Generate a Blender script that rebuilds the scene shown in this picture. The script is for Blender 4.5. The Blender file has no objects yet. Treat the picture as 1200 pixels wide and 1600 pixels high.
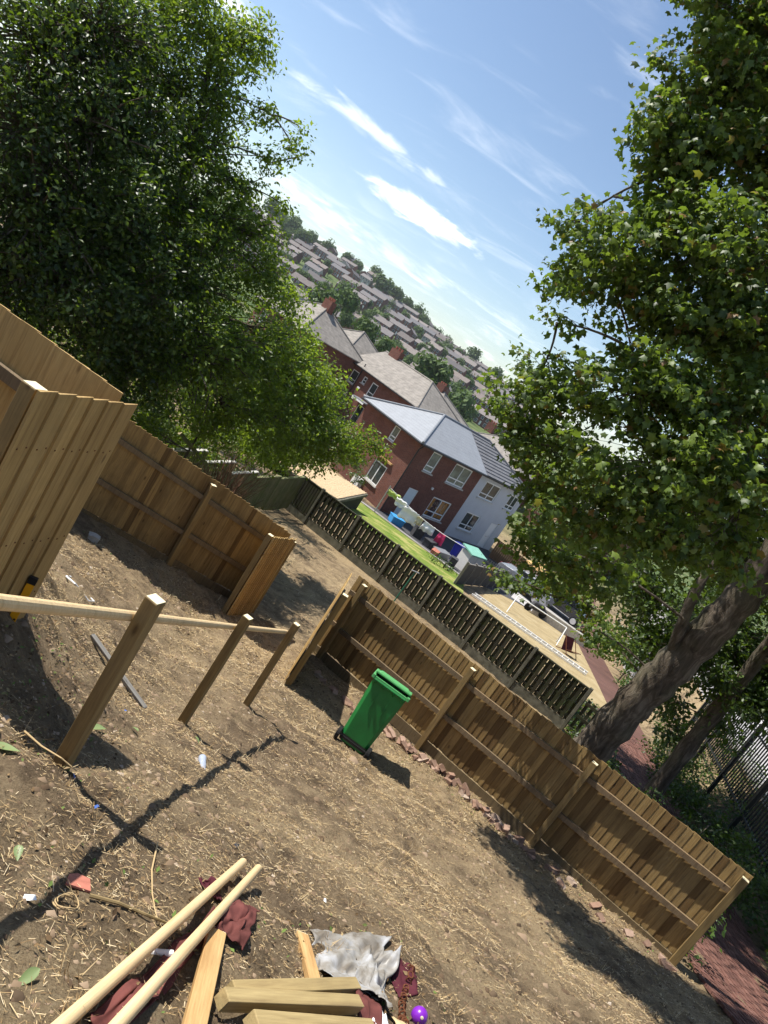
import bpy, math, random
import numpy as np
from mathutils import Vector, Matrix

rnd = random.Random(7)
rng = np.random.default_rng(7)
R = math.radians
S = bpy.context.scene
COL = S.collection

# ------------------------------------------------------------------ camera
PITCH, ROLL = R(11.9), R(32.7)
fwd = Vector((0, math.cos(PITCH), -math.sin(PITCH)))
up0 = Vector((0, math.sin(PITCH), math.cos(PITCH)))
rt0 = Vector((1, 0, 0))
cr = rt0 * math.cos(ROLL) + up0 * math.sin(ROLL)
cu = up0 * math.cos(ROLL) - rt0 * math.sin(ROLL)
cam_d = bpy.data.cameras.new('camera')
cam_d.sensor_fit = 'VERTICAL'; cam_d.sensor_height = 36; cam_d.sensor_width = 27
cam_d.lens = 36 * 1110 / 1600
cam_d.clip_start = 0.05; cam_d.clip_end = 6000
cam = bpy.data.objects.new('camera', cam_d); COL.objects.link(cam)
M4 = Matrix((cr, cu, -fwd)).transposed().to_4x4()
cam.matrix_world = M4
S.camera = cam

# ------------------------------------------------------------------ sky, sun, exposure
SUN_AZ, SUN_EL = R(-75), R(57)
W = bpy.data.worlds.new('World'); S.world = W; W.use_nodes = True
nt = W.node_tree; nt.nodes.clear()
def wn(t, **k):
    n = nt.nodes.new(t)
    for a, b in k.items(): setattr(n, a, b)
    return n
sky = wn('ShaderNodeTexSky', sky_type='NISHITA'); sky.sun_disc = False
sky.sun_elevation = SUN_EL; sky.sun_rotation = SUN_AZ
sky.air_density = 1.0; sky.dust_density = .45; sky.ozone_density = 1.2
bg = wn('ShaderNodeBackground'); bg.inputs['Strength'].default_value = 0.102
out = wn('ShaderNodeOutputWorld')
tc = wn('ShaderNodeTexCoord')
sep = wn('ShaderNodeSeparateXYZ'); nt.links.new(tc.outputs['Generated'], sep.inputs[0])
def wm(op, a, b=None, c=None, clamp=False):
    n = wn('ShaderNodeMath', operation=op, use_clamp=clamp)
    for i, v in enumerate((a, b, c)):
        if v is None: continue
        if isinstance(v, (int, float)): n.inputs[i].default_value = v
        else: nt.links.new(v, n.inputs[i])
    return n.outputs[0]
zc = wm('MAXIMUM', wm('ADD', sep.outputs['Z'], 0.12), 0.03)
qx = wm('DIVIDE', sep.outputs['X'], zc); qy = wm('DIVIDE', sep.outputs['Y'], zc)
def wvec(x, y, z=0.0):
    n = wn('ShaderNodeCombineXYZ')
    for i, v in enumerate((x, y, z)):
        if isinstance(v, (int, float)): n.inputs[i].default_value = v
        else: nt.links.new(v, n.inputs[i])
    return n.outputs[0]
def wnoise(vec, scale, detail=6, rough=.55, dist=0.0):
    n = wn('ShaderNodeTexNoise'); nt.links.new(vec, n.inputs['Vector'])
    n.inputs['Scale'].default_value = scale; n.inputs['Detail'].default_value = detail
    n.inputs['Roughness'].default_value = rough; n.inputs['Distortion'].default_value = dist
    return n.outputs['Fac']
def wrange(v, a, b, c=0.0, d=1.0):
    n = wn('ShaderNodeMapRange', interpolation_type='SMOOTHSTEP'); nt.links.new(v, n.inputs[0])
    for i, q in enumerate((a, b, c, d)): n.inputs[i + 1].default_value = q
    return n.outputs[0]
wob = wnoise(wvec(qx, qy), 5.5, 8, .6, .4)                     # billows that break every cloud edge
def cloud(cx, cy, ang, sx, sy, soft, ragged=2.4):                           # one cloud of the sky layer
    ca, sa = math.cos(ang), math.sin(ang)
    dx = wm('SUBTRACT', qx, cx); dy = wm('SUBTRACT', qy, cy)
    u = wm('ADD', wm('MULTIPLY', dx, ca / sx), wm('MULTIPLY', dy, sa / sx))
    v = wm('ADD', wm('MULTIPLY', dx, -sa / sy), wm('MULTIPLY', dy, ca / sy))
    r2 = wm('ADD', wm('MULTIPLY', u, u), wm('MULTIPLY', v, v))
    base = wm('SUBTRACT', 1.0, wm('SQRT', r2))
    f = wm('ADD', base, wm('MULTIPLY', wm('SUBTRACT', wob, .5), ragged))
    return wrange(f, .05, .05 + soft)
cirrus = wrange(wnoise(wvec(wm('MULTIPLY', wm('ADD', qx, wm('MULTIPLY', qy, -.15)), 1.2), wm('MULTIPLY', qy, 2.6)), 1.5, 8, .62, .8), .50, .90, 0, .36)
lowc = wm('MULTIPLY', wrange(wnoise(wvec(wm('MULTIPLY', qx, .9), wm('MULTIPLY', qy, 1.0)), 2.1, 7, .6, .5), .50, .68, 0, .5), wrange(qy, 3.4, 5.2))
cl = cirrus
for c in (lowc,
          wm('MULTIPLY', cloud(-.62, 3.56, .08, .36, .27, .6, 1.7), .97),
          wm('MULTIPLY', cloud(-.85, 2.95, .40, .45, .13, 1.0), .62),
          wm('MULTIPLY', cloud(-1.35, 4.6, .0, .6, .5, 1.2), .6),
          wm('MULTIPLY', cloud(-1.42, 2.5, .2, .24, .22, .9), .75)):
    cl = wm('MAXIMUM', cl, c)
mix = wn('ShaderNodeMix', data_type='RGBA')
nt.links.new(cl, mix.inputs[0])
nt.links.new(sky.outputs[0], mix.inputs[6]); mix.inputs[7].default_value = (10.6, 10.8, 11.0, 1)
nt.links.new(mix.outputs[2], bg.inputs['Color']); nt.links.new(bg.outputs[0], out.inputs[0])

sl = bpy.data.lights.new('sun', 'SUN'); sl.energy = 5.0; sl.angle = R(.53); sl.color = (1, .95, .87)
so = bpy.data.objects.new('sun', sl); COL.objects.link(so)
sd = Vector((math.sin(SUN_AZ) * math.cos(SUN_EL), math.cos(SUN_AZ) * math.cos(SUN_EL), math.sin(SUN_EL)))
so.rotation_euler = (-sd).to_track_quat('-Z', 'Y').to_euler(); so.location = sd * 40
S.view_settings.view_transform = 'Standard'; S.view_settings.look = 'None'
S.view_settings.exposure = 0.62; S.view_settings.gamma = 1.0; S.view_settings.use_curve_mapping = False
S.cycles.use_denoising = True
try: S.cycles.denoiser = 'OPENIMAGEDENOISE'
except Exception: pass
S.cycles.max_bounces = 6; S.cycles.diffuse_bounces = 3; S.cycles.glossy_bounces = 2
S.cycles.transmission_bounces = 4; S.cycles.transparent_max_bounces = 8; S.cycles.caustics_reflective = False
S.cycles.use_adaptive_sampling = True; S.cycles.adaptive_threshold = 0.015

# ------------------------------------------------------------------ materials
MATS = {}
class NT:
    """small helper round a material's node tree"""
    def __init__(s, name):
        s.m = bpy.data.materials.new(name); s.m.use_nodes = True; s.t = s.m.node_tree
        s.b = s.t.nodes['Principled BSDF']; s.o = s.t.nodes['Material Output']; MATS[name] = s.m
    def n(s, t, **k):
        q = s.t.nodes.new(t)
        for a, b in k.items(): setattr(q, a, b)
        return q
    def set(s, sock, v):
        if isinstance(v, bpy.types.NodeSocket): s.t.links.new(v, sock)
        else: sock.default_value = v
    def coord(s, kind='Object'): return s.n('ShaderNodeTexCoord').outputs[kind]
    def pos(s): return s.n('ShaderNodeNewGeometry').outputs['Position']
    def island(s): return s.n('ShaderNodeNewGeometry').outputs['Random Per Island']
    def orand(s): return s.n('ShaderNodeObjectInfo').outputs['Random']
    def math(s, op, a, b=0.0, clamp=False):
        q = s.n('ShaderNodeMath', operation=op, use_clamp=clamp); s.set(q.inputs[0], a); s.set(q.inputs[1], b); return q.outputs[0]
    def vmul(s, v, sc, off=None):
        q = s.n('ShaderNodeVectorMath', operation='MULTIPLY_ADD'); s.set(q.inputs[0], v); q.inputs[1].default_value = sc
        if off is not None: s.set(q.inputs[2], off)
        return q.outputs[0]
    def noise(s, v, scale, detail=5, rough=.55, dist=0.0, col=False):
        q = s.n('ShaderNodeTexNoise'); s.set(q.inputs['Vector'], v); q.inputs['Scale'].default_value = scale
        q.inputs['Detail'].default_value = detail; q.inputs['Roughness'].default_value = rough; q.inputs['Distortion'].default_value = dist
        return q.outputs['Color' if col else 'Fac']
    def voro(s, v, scale, feat='F1', out='Distance', rand=1.0):
        q = s.n('ShaderNodeTexVoronoi', feature=feat); s.set(q.inputs['Vector'], v); q.inputs['Scale'].default_value = scale
        q.inputs['Randomness'].default_value = rand; return q.outputs[out]
    def rng(s, v, a, b, c=0.0, d=1.0):
        q = s.n('ShaderNodeMapRange'); s.set(q.inputs[0], v)
        for i, x in enumerate((a, b, c, d)): q.inputs[i + 1].default_value = x
        return q.outputs[0]
    def ramp(s, v, stops):
        q = s.n('ShaderNodeValToRGB'); s.set(q.inputs[0], v); e = q.color_ramp.elements
        while len(e) < len(stops): e.new(.5)
        for el, (p, c) in zip(e, stops): el.position = p; el.color = (*c, 1)
        return q.outputs[0]
    def mix(s, f, a, b, bt='MIX'):
        q = s.n('ShaderNodeMix', data_type='RGBA', blend_type=bt); s.set(q.inputs[0], f)
        for i, v in ((6, a), (7, b)): s.set(q.inputs[i], (*v, 1) if isinstance(v, tuple) and len(v) == 3 else v)
        return q.outputs[2]
    def bump(s, h, strength=.5, dist=.01):
        q = s.n('ShaderNodeBump'); s.set(q.inputs['Height'], h); q.inputs['Strength'].default_value = strength
        q.inputs['Distance'].default_value = dist; s.t.links.new(q.outputs[0], s.b.inputs['Normal'])
    def fin(s, col, rough=.7, spec=.3, metal=0.0):
        s.set(s.b.inputs['Base Color'], (*col, 1) if isinstance(col, tuple) else col)
        s.set(s.b.inputs['Roughness'], rough); s.b.inputs['Specular IOR Level'].default_value = spec
        s.b.inputs['Metallic'].default_value = metal; return s.m

def m_wood(name, light, mid, dark, tint, rough=.75, moss=None, knots=True, var=1.0):
    k = NT(name); r = k.orand()
    off = k.n('ShaderNodeCombineXYZ'); k.set(off.inputs[0], k.math('MULTIPLY', r, 37.0)); k.set(off.inputs[2], k.math('MULTIPLY', r, 91.0))
    v = k.vmul(k.coord(), (1, 1, 1), off.outputs[0])
    g = k.noise(k.vmul(v, (16, 16, .9)), 2.2, 7, .6, .7)
    col = k.ramp(g, [(.25, dark), (.48, mid), (.75, light)])
    fine = k.noise(k.vmul(v, (90, 90, 3)), 2.0, 4, .6)
    col = k.mix(k.rng(fine, .35, .7, 0, .35), col, (dark[0] * .7, dark[1] * .7, dark[2] * .7))
    if knots:
        kn = k.voro(k.vmul(v, (5, 5, 2.0)), 1.3)
        col = k.mix(k.rng(kn, .05, .13, .75, 0), col, (dark[0] * .45, dark[1] * .4, dark[2] * .4))
    t = k.ramp(r, [(0, tint[0]), (.3, tint[1]), (.62, (1, 1, 1)), (1, tint[2])])
    col = k.mix(var, col, t, 'MULTIPLY')
    st = k.noise(k.vmul(k.pos(), (1, 1, 1)), 2.3, 5, .6)
    col = k.mix(k.rng(st, .5, .8, 0, .45), col, (dark[0] * .7, dark[1] * .75, dark[2] * .8))
    if moss:
        ms = k.noise(k.pos(), 3.5, 6, .65)
        col = k.mix(k.rng(ms, .45, .68, 0, .75), col, moss)
    k.bump(g, .35, .006)
    return k.fin(col, rough, .25)
m_wood('new_board', (.41, .285, .12), (.30, .20, .08), (.14, .088, .037), [(.40, .34, .30), (.80, .76, .72), (1.18, 1.14, 1.05)])
m_wood('bounce_lit_board', (.58, .41, .175), (.48, .325, .13), (.30, .19, .075), [(.78, .74, .70), (.92, .9, .86), (1.1, 1.06, 1.0)])  # lighter copy of the board wood, sunlight bounced off the ground put into its colour
m_wood('new_post', (.33, .235, .10), (.26, .18, .077), (.15, .10, .043), [(.9, .9, .85), (1, .98, .95), (1.08, 1.05, 1.0)])
m_wood('rail_wood', (.26, .19, .11), (.20, .145, .085), (.11, .078, .048), [(.85, .85, .85), (.95, .95, .95), (1.05, 1.0, .95)])
m_wood('gravel_wood', (.23, .17, .09), (.17, .125, .07), (.09, .065, .035), [(.85, .85, .8), (.95, .95, .9), (1, 1, .95)])
m_wood('old_board', (.06, .054, .035), (.038, .035, .022), (.018, .017, .011), [(.55, .6, .5), (.85, .9, .75), (1.25, 1.15, 1.0)], .9, moss=(.038, .052, .015))
m_wood('pale_slat', (.30, .28, .17), (.22, .21, .12), (.11, .11, .055), [(.8, .85, .7), (.95, 1, .85), (1.1, 1.1, 1.0)], .9, moss=(.11, .15, .05))
m_wood('grey_slat', (.30, .28, .25), (.22, .21, .19), (.13, .12, .11), [(.8, .8, .8), (.95, .95, .95), (1.1, 1.1, 1.1)], .9, knots=False)
m_wood('pole_wood', (.72, .55, .32), (.66, .49, .27), (.52, .36, .18), [(.95, .95, .95), (1, 1, 1), (1.03, 1.03, 1.03)], .6, knots=False)
m_wood('plank_wood', (.62, .43, .20), (.52, .33, .14), (.33, .17, .06), [(.95, .9, .85), (1, 1, 1), (1.03, 1.03, 1.03)], .7)
m_wood('treated_timber', (.47, .36, .17), (.38, .285, .13), (.24, .17, .08), [(.9, .92, .9), (1, 1, 1), (1.03, 1.03, 1.03)], .75)
m_wood('brown_fence', (.30, .17, .08), (.24, .13, .06), (.14, .075, .035), [(.85, .85, .8), (.95, .95, .95), (1.05, 1.0, 1.0)], .85)

def m_simple(name, col, rough=.6, spec=.3, metal=0.0, var=.12, scale=6.0, bump=0.0, coord='Object'):
    k = NT(name); n = k.noise(k.coord(coord), scale, 5, .6)
    d = tuple(c * (1 - var) for c in col); l = tuple(min(1, c * (1 + var)) for c in col)
    c = k.ramp(n, [(.3, d), (.7, l)])
    if bump: k.bump(n, bump, .01)
    return k.fin(c, rough, spec, metal)
m_simple('end_grain', (.78, .68, .44), .7, .2, var=.1, scale=25)
m_simple('bin_green', (.012, .165, .036), .42, .45, var=.22, scale=3.5)
m_simple('bin_rim', (.09, .34, .11), .5, .4, var=.1)
m_simple('black_plastic', (.012, .012, .012), .5, .4)
m_simple('rubber', (.015, .015, .015), .8, .2)
m_simple('concrete', (.36, .34, .30), .9, .2, var=.25, scale=9, bump=.3)
m_simple('mossy_concrete', (.125, .12, .09), .9, .2, var=.4, scale=5, bump=.4)
m_simple('white_upvc', (.78, .79, .78), .35, .45, var=.03)
m_simple('white_paint', (.76, .76, .73), .6, .3, var=.06)
m_simple('gutter_black', (.018, .018, .02), .4, .4)
m_simple('stone_sill', (.50, .49, .46), .8, .2, var=.1)
m_simple('door_white', (.60, .68, .72), .4, .4, var=.04)
m_simple('door_dark', (.015, .02, .02), .4, .4)
m_simple('render_grey', (.52, .54, .57), .85, .2, var=.06, scale=1.2)
m_simple('grey_steel', (.34, .35, .36), .45, .5, .6)
m_simple('rail_dark', (.012, .014, .013), .55, .4)
m_simple('shed_white', (.62, .60, .57), .7, .3, var=.06)
m_simple('roof_green', (.20, .42, .33), .6, .3, var=.1)
m_simple('blue_bin', (.008, .015, .20), .4, .4)
m_simple('blue_plastic', (.05, .28, .60), .5, .4)
m_simple('pink_cloth', (.75, .06, .17), .9, .1, var=.15)
m_simple('white_cloth', (.80, .80, .79), .9, .1, var=.05)
m_simple('lime_cloth', (.45, .55, .16), .9, .1)
m_simple('cream_cloth', (.60, .54, .36), .9, .1)
m_simple('red_cloth', (.125, .042, .036), .85, .15, var=.5, scale=5, bump=.3)
m_simple('dark_red_cloth', (.085, .02, .028), .85, .15, var=.3, scale=9)
m_simple('dark_chair', (.10, .02, .025), .8, .2)
m_simple('terracotta', (.40, .15, .105), .85, .2, var=.2, scale=18)
m_simple('purple_plastic', (.20, .02, .42), .3, .5, var=.05)
m_simple('rust', (.15, .055, .025), .9, .3, .3, var=.4, scale=40)
m_simple('yellow_plastic', (.85, .38, .01), .45, .4)
m_simple('car_black', (.012, .013, .015), .18, .6)
m_simple('car_silver', (.35, .36, .38), .25, .6, .4)
m_simple('hub_silver', (.55, .55, .56), .3, .5, .8)
m_simple('green_metal', (.02, .16, .10), .5, .4)
m_simple('dark_board', (.055, .055, .055), .85, .2, var=.25)
m_simple('clutter_dark', (.05, .05, .055), .7, .3, var=.5)
m_simple('tan_cloth', (.52, .33, .14), .8, .2, var=.2)
m_simple('twig_brown', (.16, .085, .055), .9, .1, var=.4, scale=3)
m_simple('stick_wood', (.26, .19, .09), .85, .2, var=.3, scale=12)
m_simple('white_litter', (.8, .8, .78), .5, .4)
m_simple('blue_litter', (.05, .13, .42), .5, .4)
m_simple('black_litter', (.02, .022, .03), .45, .4)
m_simple('pebble_roof', (.50, .38, .24), .95, .1, var=.3, scale=30, bump=.8)
m_simple('orange_curtain', (.75, .32, .05), .9, .1, var=.1)

def m_glass(name, col, rough=.08):
    k = NT(name); n = k.noise(k.pos(), 1.3, 3, .5)
    return k.fin(k.ramp(n, [(.35, tuple(c * .4 for c in col)), (.65, col)]), rough, .7)
m_glass('window_glass', (.06, .075, .075)); m_glass('curtain_glass', (.17, .23, .19), .25); m_glass('car_glass', (.02, .022, .024))
m_glass('far_glass', (.16, .18, .21), .2)
k = NT('clear_plastic'); k.fin((.62, .70, .86), .18, .6); k.b.inputs['Transmission Weight'].default_value = .45; k.b.inputs['IOR'].default_value = 1.3

k = NT('clear_glass'); k.fin((.05, .06, .06), .06, .7); tr = k.n('ShaderNodeBsdfTransparent'); mx = k.n('ShaderNodeMixShader'); mx.inputs[0].default_value = .8
k.t.links.new(k.b.outputs[0], mx.inputs[1]); k.t.links.new(tr.outputs[0], mx.inputs[2]); k.t.links.new(mx.outputs[0], k.o.inputs[0])
def m_brick(name, brick, mortar, scale=1.0):
    # flat masonry courses: far enough that one brick is under three pixels
    k = NT(name); q = k.n('ShaderNodeTexBrick'); v = k.n('ShaderNodeSeparateXYZ'); k.set(v.inputs[0], k.coord('Object'))
    u = k.math('ADD', v.outputs[0], v.outputs[1]); c = k.n('ShaderNodeCombineXYZ'); k.set(c.inputs[0], u); k.set(c.inputs[1], v.outputs[2])
    k.set(q.inputs['Vector'], c.outputs[0]); q.inputs['Scale'].default_value = scale
    q.inputs['Brick Width'].default_value = .225; q.inputs['Row Height'].default_value = .075; q.inputs['Mortar Size'].default_value = .009
    q.inputs['Color1'].default_value = (*brick, 1); q.inputs['Color2'].default_value = (brick[0] * .6, brick[1] * .62, brick[2] * .65, 1)
    q.inputs['Mortar'].default_value = (*mortar, 1)
    n = k.noise(k.pos(), .9, 6, .6)
    col = k.mix(k.rng(n, .35, .75, 0, .55), q.outputs['Color'], tuple(b * .5 for b in brick))
    k.bump(q.outputs['Fac'], -.3, .008)
    return k.fin(col, .9, .15)
m_brick('red_brick', (.21, .075, .052), (.19, .14, .115)); m_brick('far_brick', (.20, .085, .066), (.19, .14, .12))

def m_tiles(name, col, row=.16, var=.3, spec=.2, rough=.8, orand=False):
    k = NT(name); p = k.coord('Object'); v = k.n('ShaderNodeSeparateXYZ'); k.set(v.inputs[0], p)
    rows = k.math('FRACT', k.math('DIVIDE', v.outputs[2], row))
    n = k.noise(p, 2.0, 6, .62); n2 = k.noise(p, 22, 4, .6)
    c = k.ramp(n, [(.28, tuple(x * (1 - var) for x in col)), (.7, tuple(x * (1 + var * .6) for x in col))])
    c = k.mix(k.rng(n2, .4, .75, 0, .35), c, tuple(x * .55 for x in col))
    c = k.mix(k.rng(rows, 0, .16, .55, 0), c, tuple(x * .4 for x in col))
    c = k.mix(1.0 if orand else 0.0, c, k.ramp(k.orand(), [(0, (.62, .6, .6)), (.35, (1.05, .95, .88)), (.7, (.85, .86, .9)), (1, (1.2, 1.12, 1.05))]), 'MULTIPLY')
    k.bump(rows, .5, .015)
    return k.fin(c, rough, spec)
m_tiles('slate_light', (.30, .315, .335), .14, .12, .4, .5); m_tiles('slate_main', (.22, .235, .255), .14, .12, .35, .55)
m_tiles('tile_grey', (.20, .20, .21), .2, .2); m_tiles('tile_old', (.27, .245, .215), .2, .35)
m_tiles('tile_far', (.235, .215, .205), .5, .35, orand=True)

def m_ground():
    k = NT('dirt_ground'); p = k.pos()
    big = k.noise(p, .55, 6, .6, .4); med = k.noise(p, 4.0, 7, .68, .3); fine = k.noise(p, 45, 8, .78); grit = k.voro(p, 60); spk = k.noise(p, 140, 3, .7)
    soil = k.ramp(med, [(.25, (.066, .045, .028)), (.5, (.165, .118, .074)), (.75, (.26, .194, .125))])
    straw = k.ramp(fine, [(.3, (.21, .15, .088)), (.5, (.42, .315, .18)), (.7, (.60, .485, .30))])
    f = k.rng(k.math('ADD', big, k.math('MULTIPLY', med, .5)), .62, .88, .05, .75)
    col = k.mix(f, soil, straw)
    col = k.mix(k.rng(fine, .52, .75, 0, .45), col, (.40, .30, .19))
    col = k.mix(k.rng(grit, .06, .26, .65, 0), col, (.045, .032, .022)); col = k.mix(k.rng(spk, .60, .72, 0, .6), col, (.50, .40, .26))
    # past the gardens the sheet is the grass and scrub of the hillside
    sx = k.n('ShaderNodeSeparateXYZ'); k.set(sx.inputs[0], p)
    hill = k.ramp(k.noise(p, .09, 6, .6), [(.3, (.045, .075, .022)), (.5, (.08, .115, .035)), (.7, (.17, .17, .08))])
    col = k.mix(k.rng(sx.outputs[1], 60, 75), col, hill)
    h = k.math('ADD', k.math('MULTIPLY', fine, .6), med); k.bump(h, 1.0, .07)
    return k.fin(col, .95, .12)
m_ground()
def m_grass():
    k = NT('lawn_grass'); p = k.pos(); a = k.noise(p, .9, 6, .6, .5); b = k.noise(p, 30, 5, .7)
    c = k.ramp(a, [(.35, (.115, .19, .028)), (.52, (.20, .25, .05)), (.62, (.40, .36, .13))])
    c = k.mix(k.rng(b, .35, .7, 0, .5), c, (.05, .10, .015)); k.bump(b, .8, .03); return k.fin(c, .95, .1)
m_grass()
def m_dry():
    k = NT('dry_grass'); p = k.pos(); a = k.noise(p, 1.3, 6, .6, .5); b = k.noise(p, 30, 5, .7)
    c = k.ramp(a, [(.3, (.28, .22, .12)), (.55, (.39, .31, .175)), (.75, (.47, .40, .26))])
    c = k.mix(k.rng(b, .35, .7, 0, .4), c, (.25, .18, .08)); k.bump(b, .8, .03); return k.fin(c, .95, .1)
m_dry()
def m_tarmac(name, col):
    k = NT(name); p = k.pos(); a = k.noise(p, .7, 6, .6); b = k.noise(p, 60, 4, .7)
    c = k.ramp(a, [(.3, tuple(x * .7 for x in col)), (.7, tuple(x * 1.2 for x in col))])
    c = k.mix(k.rng(b, .4, .7, 0, .3), c, tuple(x * .6 for x in col)); k.bump(b, .4, .01); return k.fin(c, .9, .2)
m_tarmac('patio_dark', (.075, .075, .08)); m_tarmac('paving_grey', (.30, .28, .25)); m_tarmac('yard_concrete', (.46, .44, .43))
def m_paver():
    k = NT('red_paver'); r = k.math('FRACT', k.math('ADD', k.orand(), k.island())); n = k.noise(k.pos(), 5, 6, .65)
    c = k.ramp(r, [(0, (.105, .05, .04)), (.5, (.155, .072, .056)), (1, (.22, .11, .085))])
    c = k.mix(k.rng(n, .4, .75, 0, .6), c, (.10, .06, .045)); k.bump(n, .4, .006); return k.fin(c, .9, .2)
m_paver()
m_tarmac('lane_red', (.125, .066, .052))
def m_rubble():
    k = NT('broken_brick'); r = k.orand(); n = k.noise(k.coord(), 14, 6, .65)
    c = k.ramp(r, [(0, (.20, .13, .095)), (.4, (.31, .19, .135)), (.75, (.36, .25, .19)), (1, (.42, .34, .27))])
    c = k.mix(k.rng(n, .4, .75, 0, .6), c, (.16, .11, .08)); k.bump(n, .8, .01); return k.fin(c, .95, .15)
m_rubble()
def m_leaf(name, a, b, c, trans, tw=.34, rough=.45, odd=None):
    k = NT(name); r = k.island()
    col = k.ramp(r, [(0, a), (.5, b), (1, c)])
    big = k.noise(k.pos(), 1.1, 3, .5)
    col = k.mix(k.rng(big, .35, .7, .0, .4), col, a)
    if odd: col = k.mix(k.rng(k.math('FRACT', k.math('MULTIPLY', r, 57.0)), 1 - odd[1], 1 - odd[1] + .01), col, odd[0])
    k.fin(col, rough, .45)
    t = k.n('ShaderNodeBsdfTranslucent'); k.set(t.inputs[0], k.mix(.5, (*trans, 1), col, 'MIX'))
    m = k.n('ShaderNodeMixShader'); m.inputs[0].default_value = tw
    k.t.links.new(k.b.outputs[0], m.inputs[1]); k.t.links.new(t.outputs[0], m.inputs[2]); k.t.links.new(m.outputs[0], k.o.inputs[0])
    return k.m
m_leaf('leaf_plum', (.026, .058, .009), (.085, .155, .018), (.23, .33, .036), (.50, .68, .03), .46)
m_leaf('leaf_dark', (.010, .024, .006), (.034, .07, .011), (.12, .19, .024), (.28, .44, .02), .34)
m_leaf('leaf_maple', (.030, .058, .014), (.088, .145, .025), (.19, .26, .04), (.32, .47, .03), .40, .5, odd=((.20, .11, .035), .05))
m_leaf('leaf_bush', (.04, .085, .02), (.07, .13, .026), (.13, .20, .035), (.2, .34, .03), .3)
m_leaf('leaf_far', (.045, .085, .025), (.075, .125, .032), (.12, .18, .045), (.2, .32, .04), .25, .8)
def m_straw():
    k = NT('straw'); r = k.island()
    c = k.ramp(r, [(0, (.19, .12, .055)), (.4, (.38, .26, .125)), (.8, (.58, .44, .24)), (1, (.70, .58, .38))])
    return k.fin(c, .8, .2)
m_straw()
def m_pebble():
    k = NT('pebble'); r = k.island()
    c = k.ramp(r, [(0, (.09, .06, .037)), (.6, (.20, .14, .088)), (.95, (.30, .22, .15)), (1, (.42, .36, .29))])
    return k.fin(c, .95, .15)
m_pebble()
def m_bark():
    k = NT('bark'); p = k.coord(); v = k.vmul(p, (5, 5, 1.1)); n = k.noise(v, 2.0, 8, .68, .6); b = k.noise(p, 1.4, 4, .5)
    c = k.ramp(n, [(.3, (.035, .027, .02)), (.5, (.10, .08, .06)), (.72, (.24, .20, .155))])
    c = k.mix(k.rng(b, .5, .7, 0, .4), c, (.09, .10, .05)); k.bump(n, 1.0, .05); return k.fin(c, .95, .15)
m_bark()
def m_sheet():
    k = NT('plastic_sheet'); p = k.coord(); n = k.noise(p, 7, 6, .6, .5)
    c = k.ramp(n, [(.3, (.14, .115, .085)), (.5, (.27, .255, .23)), (.72, (.42, .43, .45))]); return k.fin(c, .4, .4)
m_sheet()
m_leaf('leaf_fallen', (.10, .16, .05), (.20, .27, .10), (.36, .42, .22), (.2, .3, .05), .15)

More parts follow.
